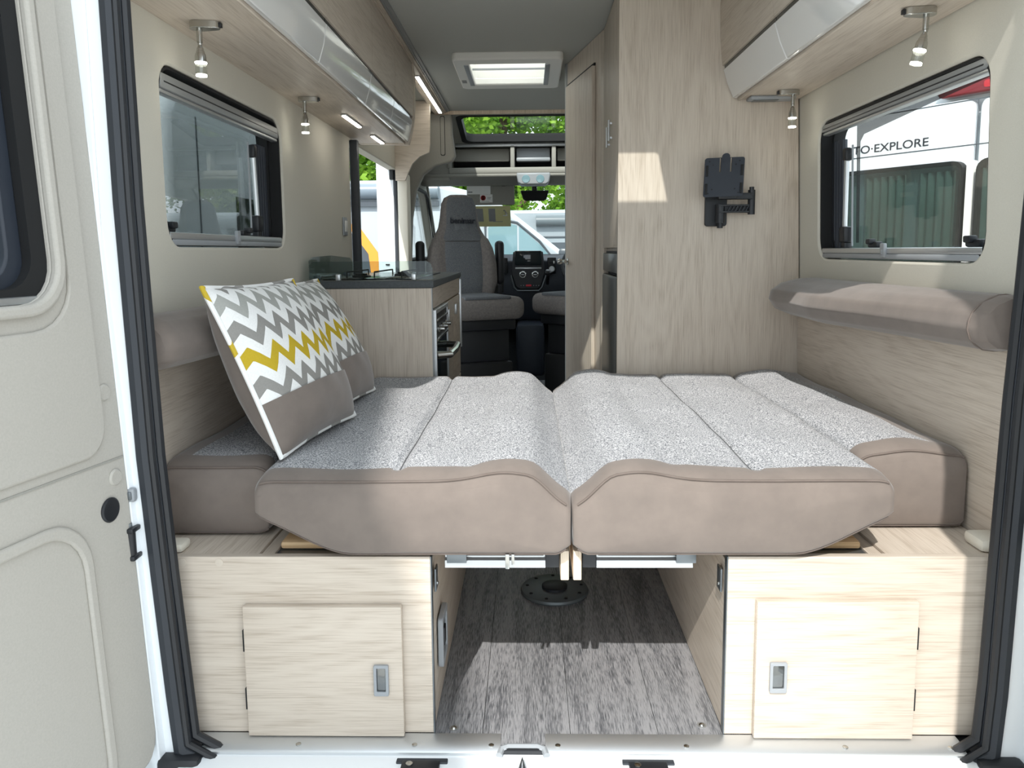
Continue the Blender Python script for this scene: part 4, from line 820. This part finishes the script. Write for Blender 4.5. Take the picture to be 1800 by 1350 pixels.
# cab seats
def cab_seat(label, loc, rz, logo):
    t = thing('swivel_chair', label, 'chair', loc, rz=rz, group='swivelled cab seats')
    W_ = [(.70, .42, .0), (.78, .47, .0), (.90, .47, .01), (1.0, .43, .02), (1.07, .36, .03), (1.13, .285, .035), (1.20, .255, .04), (1.29, .23, .045), (1.33, .185, .05), (1.348, .11, .05)]
    def wz(z):
        for a, b in zip(W_[:-1], W_[1:]):
            if z <= b[0]: q = (z-a[0])/(b[0]-a[0]); return a[1]+(b[1]-a[1])*q, a[2]+(b[2]-a[2])*q
        return W_[-1][1], W_[-1][2]
    def shell(u0, u1, dy, th0, z0=.70, z1=1.348, nz=34):
        def fn(p, q):
            z = z0+(z1-z0)*q; w_, tl = wz(z); an = p*2*math.pi; k_ = .62
            x = math.copysign(abs(math.cos(an))**.5, math.cos(an)); y = math.copysign(abs(math.sin(an))**.7, math.sin(an))
            xx = x*w_/2; lip = .030*min(1, abs(xx)/.18)**3 if z < 1.08 else 0
            th = (th0*(1-.35*(z-.70)/.65))
            return (xx, tl+y*th/2-lip*(1 if y < 0 else 0), z)
        mb = MB().grid(fn, 40, nz, cu=True); n_ = 40
        mb.f.append(tuple(range(n_))[::-1]); mb.m.append(0); mb.f.append(tuple(nz*n_+k_ for k_ in range(n_))); mb.m.append(0)
        return mb
    bk = obj('backrest', shell(0, 1, 0, .13), SEATT, t, local=True, smooth=60)
    def inset(z0, z1, wf, d):
        def fn(p, q):
            z = z0+(z1-z0)*q; w_, tl = wz(z); th = .13*(1-.35*(z-.70)/.65); s_ = -1+2*p
            return (s_*w_/2*wf(q), tl-th/2-d*(1-abs(s_)**4)-.004, z)
        return MB().grid(fn, 14, 16)
    obj('fabric_panel', inset(.705, 1.045, lambda q: .56+.10*q, .012), SEATF, bk, local=True, smooth=60)
    obj('shoulder_panel', inset(1.05, 1.33, lambda q: .70+.18*q, .010), SEATF, bk, local=True, smooth=60)
    obj('headrest_panel', inset(1.12, 1.215, lambda q: .44+.16*q, .015), SEATF, bk, local=True, smooth=60)
    if logo: text('logo', 'benimar', .052, INK, bk, Matrix.Translation((0, -.036, 1.178)) @ Matrix.Rotation(math.radians(90), 4, 'X'), extrude=.002, bold=.0012)
    def basef(p, q):
        return (0, 0, 0)
    bs = obj('seat_cushion', MB().rbox(-.245, .245, -.50, .02, .565, .705, .05, 4), SEATT, t, local=True)
    obj('seat_panel', MB().rbox(-.15, .15, -.49, -.02, .69, .712, .010, 2), SEATF, bs, local=True)
    obj('swivel', MB().rbox(-.20, .20, -.44, .0, .50, .565, .01).rbox(-.17, .17, -.40, -.02, .30, .50, .01), BLACK, t, local=True)
    obj('pedestal', MB().rbox(-.19, .19, -.42, .0, .0, .30, .02), BLK2, t, local=True)
    for x in (-.275, .275):
        obj('armrest', MB().rbox(x-.028, x+.028, -.02, .05, .76, 1.05, .025, 3), BLACK, t, local=True)
        obj('arm_pivot', MB().rbox(x-.03, x+.03, .0, .06, .70, .80, .015), BLACK, t, local=True)
    obj('belt_buckle', MB().rbox(.235, .262, -.06, -.03, .68, .76, .004), BLACK, t, local=True)
    return t
cab_seat('grey passenger seat with embroidered headrest turned towards the living area', (-.44, 3.62, 0), math.radians(24), True)
cab_seat('driver seat of which only the cushion shows past the washroom wall', (.52, 3.86, 0), math.radians(-42), False)
# ------------------------------------------------------------------ outside
GZ = -.62
obj('ground', MB().box(-40, 40, -30, 60, GZ-.1, GZ), PAVE, kind=S, label='pale paved yard outside', smooth=0)
def wheel(t, x, y, r=.34, axis=(1, 0, 0), w_=.22):
    wl = obj('wheel', MB().lathe([(r*.6, 0), (r*.96, .0), (r, .03), (r, w_-.03), (r*.96, w_), (r*.6, w_)], (x, y, r), 28, axis), BLK2, t, local=True)
    obj('rim', MB().lathe([(r*.62, .01), (r*.60, .03), (r*.25, .05), (.0, .045)], (x, y, r), 20, axis).lathe([(r*.62, w_-.01), (r*.60, w_-.03), (.0, w_-.04)], (x, y, r), 20, axis), ALUG, wl, local=True)
# white van parked rear-on outside the right window (local: rear face at y=0, forward +y)
t = thing('parked_van', 'white panel van with lettering and dark rear windows outside the right window', 'van', (2.18, 2.42, GZ), rz=-math.atan2(.85, .53))
obj('body', MB().prism([(0, .40), (0, 1.2), (.05, 2.50), (.16, 2.60), (3.5, 2.62), (4.1, 2.45), (4.75, 1.60), (5.5, 1.25), (5.7, 1.0), (5.72, .40)], 'x', -1.0, 1.0), VANW, t, local=True, bevel=.07, seg=4)
for s_ in (-1, 1):
    a, c = sorted((s_*.035, s_*.86))
    obj('window_back', MB().prism(rr(a, c, 1.22, 2.01, .05), 'y', -.002, .01), BLK2, t, local=True)
    for x0, n_ in ((a+.02, 4), (a+.30, 5), (c-.22, 4)):
        cu = MB()
        def fn(p, q, x0=x0, n_=n_): return (x0+p*n_*.045, -.020-.012*math.cos(p*n_*2*math.pi), 1.24+q*.74)
        obj('curtain', MB().grid(fn, n_*8, 4), CURT, t, local=True, smooth=80, thick=.003)
    obj('rear_window', MB().prism(rr(a, c, 1.21, 2.02, .05), 'y', -.052, -.046), GREYGL, t, local=True)
    obj('window_rim', MB().ring(rr(a-.004, c+.004, 1.206, 2.024, .054), rr(a+.014, c-.014, 1.224, 2.006, .04), 'y', -.05, .002), BLK2, t, local=True)
    obj('door_skin', MB().prism(rr(*sorted((s_*.012, s_*.93)), .55, 2.32, .05), 'y', -.004, .03).shear(lambda x, y, z: (x, y, z)), WHITE, t, local=True, bevel=.006)
    obj('tail_lamp', MB().rbox(*sorted((s_*.94, s_*1.005)), -.01, .12, .95, 1.65, .02), RED, t, local=True)
    obj('number_recess', MB().rbox(*sorted((s_*.05, s_*.5)), -.008, .0, .85, 1.02, .01), PLASW, t, local=True)
obj('split_trim', MB().rbox(-.013, .013, -.056, .0, .55, 2.02, .004), PLASW, t, local=True)
obj('crease_line', MB().box(-.93, .93, -.0052, -.003, 2.095, 2.101), DGREY, t, local=True)
obj('door_gap', MB().box(-.002, .002, -.0052, -.003, 2.02, 2.312), DGREY, t, local=True)
obj('top_gap', MB().box(-.93, .93, -.0052, -.003, 2.310, 2.316), DGREY, t, local=True)
obj('brake_light', MB().prism(rr(-.20, .21, 2.340, 2.410, .03), 'y', -.02, .06), RED, t, local=True, bevel=.008)
obj('brake_lens', MB().prism(rr(.03, .17, 2.358, 2.392, .012), 'y', -.024, -.01), base('bright_red_lens', lin(176, 30, 38), .15)[0], t, local=True)
text('lettering', 'TO·EXPLORE', .060, INK, t, Matrix.Translation((-.455, -.006, 2.138)) @ Matrix.Rotation(math.radians(90), 4, 'X'), bold=.0004, sx=1.25)
obj('bumper', MB().rbox(-.98, .98, -.08, .10, .38, .56, .03), DGREY, t, local=True)
for x in (-1.0, .78):
    for y in (1.2, 4.9): wheel(t, x, y)
# motorhome parked across the front
t = thing('motorhome', 'white motorhome with orange stripe and rolled awning parked across the front', 'motorhome', (-1.9, 6.85, GZ))
def W2(px): return px+1.9
side = [(-5.3, .42), (-5.3, 2.28), (-5.15, 2.36), (-1.1, 2.36), (-.55, 2.22), (-.25, 2.07), (.40, 1.56), (.62, 1.42), (1.15, 1.24), (1.35, 1.02), (1.36, .42)]
obj('body', MB().prism([(W2(x), z) for x, z in side], 'y', 0, 2.0), base('silver_white_paint', lin(180, 188, 194), .25, coat=.4)[0], t, local=True, bevel=.05, seg=3)
obj('awning', MB().tube([(W2(-5.1), -.04, 2.24), (W2(-.95), -.04, 2.24)], .085, 14), base('grey_awning', lin(120, 132, 142), .3)[0], t, local=True)
obj('awning_rail', MB().box(W2(-5.1), W2(-.95), -.05, .01, 2.08, 2.135), DGREY, t, local=True)  # dark grey rail below the awning tube
obj('side_window_front', MB().prism([(W2(-.10), 1.46), (W2(.30), 1.46), (W2(.13), 1.66), (W2(-.10), 1.86)], 'y', -.006, .01), GBLUE, t, local=True, bevel=.004)
obj('side_window', MB().prism([(W2(-.42), 1.46), (W2(-.12), 1.46), (W2(-.12), 1.87), (W2(-.20), 1.89), (W2(-.40), 1.89), (W2(-.43), 1.84)], 'y', -.006, .01), GBLUE, t, local=True, bevel=.004)
obj('window_trim', MB().tube([(W2(x), -.004, z) for x, z in [(-.45, 1.44), (.33, 1.44), (.12, 1.70), (-.12, 1.90), (-.22, 1.92), (-.42, 1.92), (-.46, 1.86)]], .014, 6, True), DGREY, t, local=True)
obj('grey_panel', MB().prism([(W2(-4.8), 1.2), (W2(-4.8), 1.80), (W2(-1.80), 1.80), (W2(-1.55), 1.2)], 'y', -.004, .01), DGREY, t, local=True)
obj('orange_stripe', MB().prism([(W2(-1.95), 1.90), (W2(-1.83), 1.90), (W2(-1.62), 1.60), (W2(-1.58), 1.2), (W2(-1.68), 1.2), (W2(-1.72), 1.58)], 'y', -.009, -.003), ORANGE, t, local=True)
obj('waist_line', MB().rbox(W2(-5.2), W2(.9), -.012, .005, 1.10, 1.13, .003).rbox(W2(-5.2), W2(.9), -.012, .005, 1.03, 1.06, .003), PLASW, t, local=True)
obj('door_mirror', MB().rbox(W2(.32), W2(.52), -.22, -.06, 1.42, 1.62, .03), DGREY, t, local=True)
for x in (-3.9, .55):
    for y in (.0, 1.78): wheel(t, W2(x), y, .36, (0, 1, 0))
# second motorhome behind it
t = thing('motorhome', 'white and grey motorhome with red stripe standing farther behind', 'motorhome', (3.0, 10.6, GZ))
def W3(px): return px-3.0
obj('body', MB().prism([(W3(x), z) for x, z in [(-1.2, .45), (-1.2, 2.12), (-1.0, 2.22), (5.6, 2.24), (5.7, 2.1), (5.7, .45)]], 'y', 0, 2.1), base('silver_paint', lin(150, 158, 164), .25, coat=.4)[0], t, local=True, bevel=.05, seg=3)
obj('awning', MB().tube([(W3(.12), -.05, 2.05), (W3(4.6), -.05, 2.05)], .085, 12), base('grey_awning_case', lin(96, 104, 108), .35)[0], t, local=True)
obj('grey_panel', MB().prism([(W3(.20), 1.72), (W3(5.3), 1.72), (W3(5.3), 1.0), (W3(.75), 1.0)], 'y', -.006, .01), DGREY, t, local=True)
obj('red_stripe', MB().prism([(W3(.16), 1.72), (W3(.28), 1.72), (W3(.85), 1.0), (W3(.66), 1.0)], 'y', -.010, -.003), REDS, t, local=True)
obj('roof_line', MB().rbox(W3(-1.1), W3(5.5), -.012, .005, 1.79, 1.82, .003), DGREY, t, local=True)
obj('round_badge', MB().lathe([(.17, 0), (.17, .006), (.0, .006)], (W3(.80), -.004, 1.42), 28, (0, -1, 0)), PLASW, t, local=True)
obj('window', MB().rbox(W3(1.5), W3(2.6), -.012, .01, 1.25, 1.66, .01), GDARK, t, local=True)
for x in (-.2, 4.4): wheel(t, W3(x), .02, .36, (0, 1, 0))
# van beside the left wall
t = thing('parked_van', 'white panel van parked outside the left window', 'van', (-2.95, 2.72, GZ))
obj('body', MB().prism([(0, .40), (0, 1.2), (.05, 2.40), (.16, 2.52), (2.3, 2.54), (2.7, 2.38), (3.2, 1.60), (3.8, 1.25), (3.98, 1.0), (4.0, .40)], 'x', -1.0, 1.0), VANW, t, local=True, bevel=.07, seg=4)
obj('side_window', MB().rbox(.99, 1.006, 1.0, 2.1, 1.45, 1.98, .01), GDARK, t, local=True)
obj('cab_window', MB().prism([(2.4, 1.40), (3.3, 1.40), (2.9, 1.95), (2.4, 1.98)], 'x', .99, 1.006), GDARK, t, local=True)
for y in (.42, 1.55, 2.3): obj('door_line', MB().box(1.0, 1.004, y, y+.012, .6, 2.4), DGREY, t, local=True)
obj('side_rail', MB().rbox(.995, 1.02, .3, 3.6, .95, 1.02, .006), DGREY, t, local=True)
for s_ in (-1, 1): obj('rear_window', MB().rbox(*sorted((s_*.05, s_*.85)), -.012, .005, 1.35, 2.0, .01), GDARK, t, local=True); obj('tail_lamp', MB().rbox(*sorted((s_*.93, s_*.99)), -.02, .02, .9, 1.6, .01), RED, t, local=True)
for x in (-1.0, .78):
    for y in (1.0, 3.3): wheel(t, x, y)
# unseen canopy, added so its roof edge shades the left part of the rear opening
t = thing('added_shade_canopy', 'flat shade canopy on slim posts, added unseen behind the van on the left', 'canopy', (-3.6, -5.6, GZ))
BH = 6.0
ex = lambda y: -1.33-.13*(y+6)
pl = [(ex(-8.2), -8.2), (ex(-3.0), -3.0), (-5.6, -3.0), (-5.6, -8.2)]
obj('roof_slab', MB().prism(pl, 'z', BH-.22, BH), RENDER_W, t, bevel=.02)
obj('fascia', MB().tube([(x, y, BH-.11) for x, y in pl], .06, 8, True), GREYP, t)
for x, y in ((-5.2, -7.8), (-5.2, -3.4), (-2.6, -7.8)):
    ps = obj('post', MB().tube([(x, y, GZ), (x, y, BH-.22)], .09, 14), GREYP, t)
    obj('foot_plate', MB().box(x-.18, x+.18, y-.18, y+.18, GZ, GZ+.02), STEELG, ps)
# trees
def tree(label, x, y, h, r, mi, n=22000, zlow=.14):
    t = thing('broadleaf_tree', label, 'tree', (x, y, GZ), group='trees behind the parked vehicles')
    rnd = random.Random(int(x*31+y*17))
    tk = MB().tube([(0, 0, 0), (.05, .03, h*.3), (-.04, .05, h*.55), (.02, 0, h*.85)], [.22, .17, .12, .04], 9)
    obj('trunk', tk, BARK, t, local=True)
    for k_ in range(7):
        a = k_*.9+rnd.random(); z = h*(.3+.07*k_)
        obj('branch', MB().tube([(0, 0, z), (r*.35*math.cos(a), r*.35*math.sin(a), z+h*.10), (r*.75*math.cos(a), r*.75*math.sin(a), z+h*.16)], [.08, .05, .015], 6), BARK, t, local=True)
    v = []; f = []; cz = h*(1+zlow)/2; rz_ = h*(1-zlow)/2
    cl = []
    for k_ in range(70):
        while True:
            p = Vector((rnd.uniform(-1, 1), rnd.uniform(-1, 1), rnd.uniform(-1, 1)))
            if .25 < p.length < 1: break
        cl.append((Vector((p.x*r, p.y*r, cz+p.z*rz_)), rnd.uniform(.28, .5)*r*.55))
    for k_ in range(n):
        c, cr = cl[k_ % len(cl)]; p = c+Vector((rnd.gauss(0, .5), rnd.gauss(0, .5), rnd.gauss(0, .42)))*cr
        s_ = rnd.uniform(.05, .095); d = Vector((rnd.uniform(-1, 1), rnd.uniform(-1, 1), rnd.uniform(-.6, .6))).normalized(); e = d.orthogonal().normalized()
        e = (Matrix.Rotation(rnd.uniform(0, 6.28), 3, d) @ e)*s_*.6; d = d*s_; o = len(v)
        v += [p-d, p+e, p+d, p-e]; f.append((o, o+1, o+2, o+3))
    mb = MB(); mb.v = [tuple(q) for q in v]; mb.f = f; mb.m = [0]*len(f)
    lf = obj('foliage', mb, LEAF[mi], t, local=True, smooth=0, kind='stuff')
    return t
tree('bright green tree seen through the sliding door opening', -3.5, 13.6, 5.6, 1.8, 0)
tree('deep green tree filling the roof window above the cab', -.6, 18.6, 7.8, 2.4, 0, n=42000)
tree('olive tree behind the red-striped motorhome', 5.5, 18.0, 6.8, 2.1, 2)
tree('dark tree beyond the left window', -9.4, 14.5, 6.5, 2.1, 1)
tree('broad tree between the left window and the sliding door', -6.2, 19.2, 6.8, 2.1, 1)
tree('tall tree at the right end of the row', 11.2, 17.5, 7.6, 2.2, 1)
